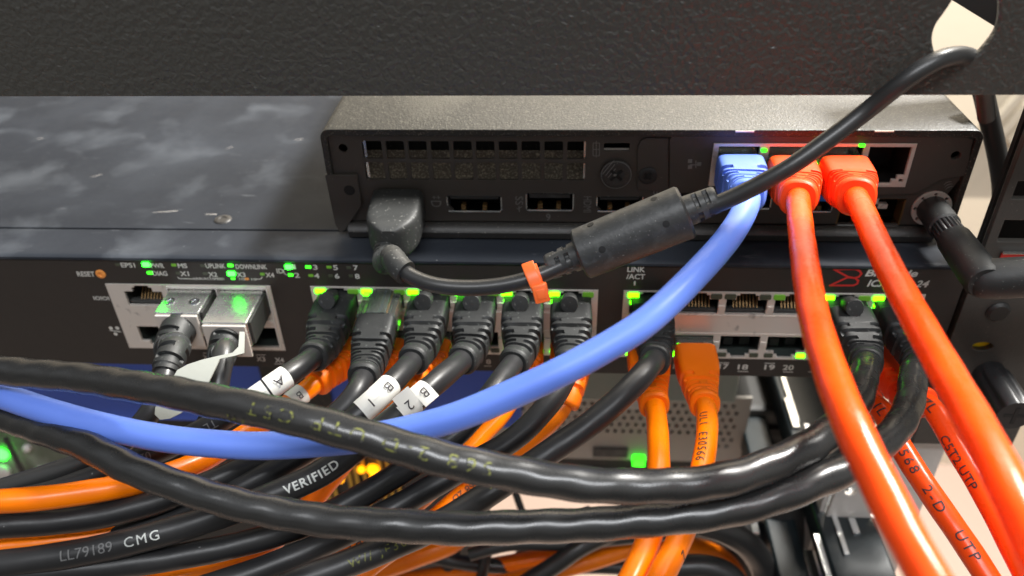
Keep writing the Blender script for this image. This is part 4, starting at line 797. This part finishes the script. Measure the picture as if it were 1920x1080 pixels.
# slide rails running back along the rack side
sr = thing('slide_rail', 'glossy dark slide rail with highlights shaped as bright strips running back into the rack', 'rail', (185, 60, -75))
mb = MB(); mb.box(175, 197, -90, 220, -84, -72, 1.0); mb.build('rail_body', 'teal', sr)
mb = MB(); mb.box(160, 172, -90, 220, -96, -86, 1.0); mb.build('inner_rail', 'teal', sr)
def strip(px0, py0, px1, py1, Z, wd): 
    a = onZ(px0, py0, Z); b = onZ(px1, py1, Z); x = (a.x+b.x)/2; mb = MB(); mb.box(x-wd/2, x+wd/2, min(a.y, b.y), max(a.y, b.y), Z-1.2, Z, .3); mb.build('highlight_strip', 'chrome', sr)  # bright strips stand in for the highlights on the glossy rail
for s in ((1462, 700, 1500, 790, -71, 2.2), (1478, 745, 1492, 800, -70.6, 3), (1588, 910, 1612, 960, -71, 1.8), (1556, 945, 1590, 1040, -71, 2.2), (1528, 1000, 1560, 1090, -72, 2.4), (1516, 1030, 1532, 1090, -84, 3), (1598, 970, 1606, 1000, -71, 2.6), (1408, 965, 1420, 1000, -84, 3)): strip(*s)
# vertical dark cable drop behind
vt = Tube([at(1455, 930, 330), at(1470, 1010, 335), at(1490, 1120, 340)]); mb = MB(); vt.cyl(mb, 20, wave=.0); tag(mb.build('thick_black_cable', 'cablem', None, True), 'thick dark cable dropping beside the slide rail at the bottom', 'cable')
vt = Tube([at(1500, 930, 330), at(1512, 1010, 335), at(1530, 1120, 340)]); mb = MB(); vt.cyl(mb, 9, wave=.0); tag(mb.build('slim_black_cable', 'cablem', None, True), 'slimmer dark cable right of the thick dark cable by the slide rail', 'cable')
# blurred bundle at the bottom
GB = 'out of focus cables at the bottom'
def far(name, label, pts, D, m):
    t = Tube([at(*p) for p in pts]); mb = MB(); t.cyl(mb, D, wave=.0, n=16, step=2); tag(mb.build(name, m, None, True), label, 'cable', GB)
far('background_cable', 'wide out of focus orange cable rising to the right at the bottom middle', [(640, 1110, 330), (800, 1085, 330), (960, 1058, 325), (1060, 1040, 325), (1150, 1028, 330), (1260, 1022, 335), (1330, 1035, 340), (1370, 1060, 345), (1390, 1100, 350)], 8, 'orange')
far('background_cable', 'out of focus orange cable curving below the first, nearer the bottom edge', [(880, 1110, 310), (1000, 1080, 310), (1100, 1055, 312), (1180, 1030, 316), (1240, 1015, 320)], 7, 'orange')
far('background_cable', 'out of focus orange cable at the bottom under the dotted print cable', [(560, 1100, 300), (700, 1070, 300), (790, 1040, 300), (860, 1010, 305), (880, 960, 310)], 8, 'orange')
far('background_cable', 'dark out of focus cable rising steeply from the bottom edge to the black loop', [(960, 1110, 300), (1040, 1060, 300), (1090, 1025, 300), (1150, 1000, 305), (1230, 985, 310), (1330, 985, 315), (1400, 1030, 320), (1440, 1100, 325)], 7, 'cablem')
far('background_cable', 'dark out of focus cable beside the bright gap left of the orange pair', [(880, 1110, 340), (960, 1060, 340), (1010, 1010, 335), (1060, 985, 330), (1110, 960, 330)], 6, 'cablem')
far('background_cable', 'thin dark upright cable in the cream gap at the bottom', [(905, 940, 320), (915, 1010, 320), (900, 1100, 320)], 4.5, 'cablem')
far('background_cable', 'second thin dark upright cable in the cream gap', [(830, 960, 330), (842, 1020, 330), (850, 1100, 330)], 9, 'cablem')
far('background_cable', 'dark thick cable arching down right of the hanging orange pair', [(1290, 975, 300), (1350, 990, 300), (1400, 1020, 305), (1430, 1060, 310), (1440, 1110, 312)], 10, 'cablem')
far('background_cable', 'dark cable arching low right of the hanging orange pair, above the bottom edge', [(1260, 1065, 300), (1320, 1062, 300), (1370, 1080, 300), (1395, 1120, 300)], 9, 'cablem')
far('background_cable', 'dark cable behind the orange pair, following the lower black loop', [(1240, 960, 330), (1320, 965, 330), (1385, 985, 330), (1425, 1020, 335), (1440, 1060, 340)], 10, 'cablem')
far('background_cable', 'thin dark cable across the cream gap between the two black loops', [(960, 905, 330), (972, 940, 330), (990, 990, 330)], 3, 'cablem')

tray = thing('dark_equipment_block', 'dark equipment block in the shade behind the hanging orange pair at the bottom', 'equipment', (150, 150, -330))
mb = MB(); mb.box(onY(1270, 1000, 150).x, 196, 150, 260, -420, onY(1300, 955, 150).z, 3); mb.build('housing', 'dark', tray)
mb = MB()
for k in range(5): mb.box(onY(1290, 1000, 149).x, 190, 148.4, 149.8, -190-k*16, -184-k*16, .5)
mb.build('vent_rib', 'galv', tray)
far('background_cable', 'dark cable crossing the cream gap just under the lower black loop', [(880, 1040, 300), (960, 1020, 300), (1060, 1020, 302), (1160, 1010, 305), (1260, 1000, 308)], 5, 'cablem')
far('background_cable', 'dim dark cable sagging low between the orange blurs', [(700, 1010, 320), (840, 1050, 322), (980, 1065, 325), (1120, 1062, 328), (1240, 1070, 330)], 6, 'cablem')
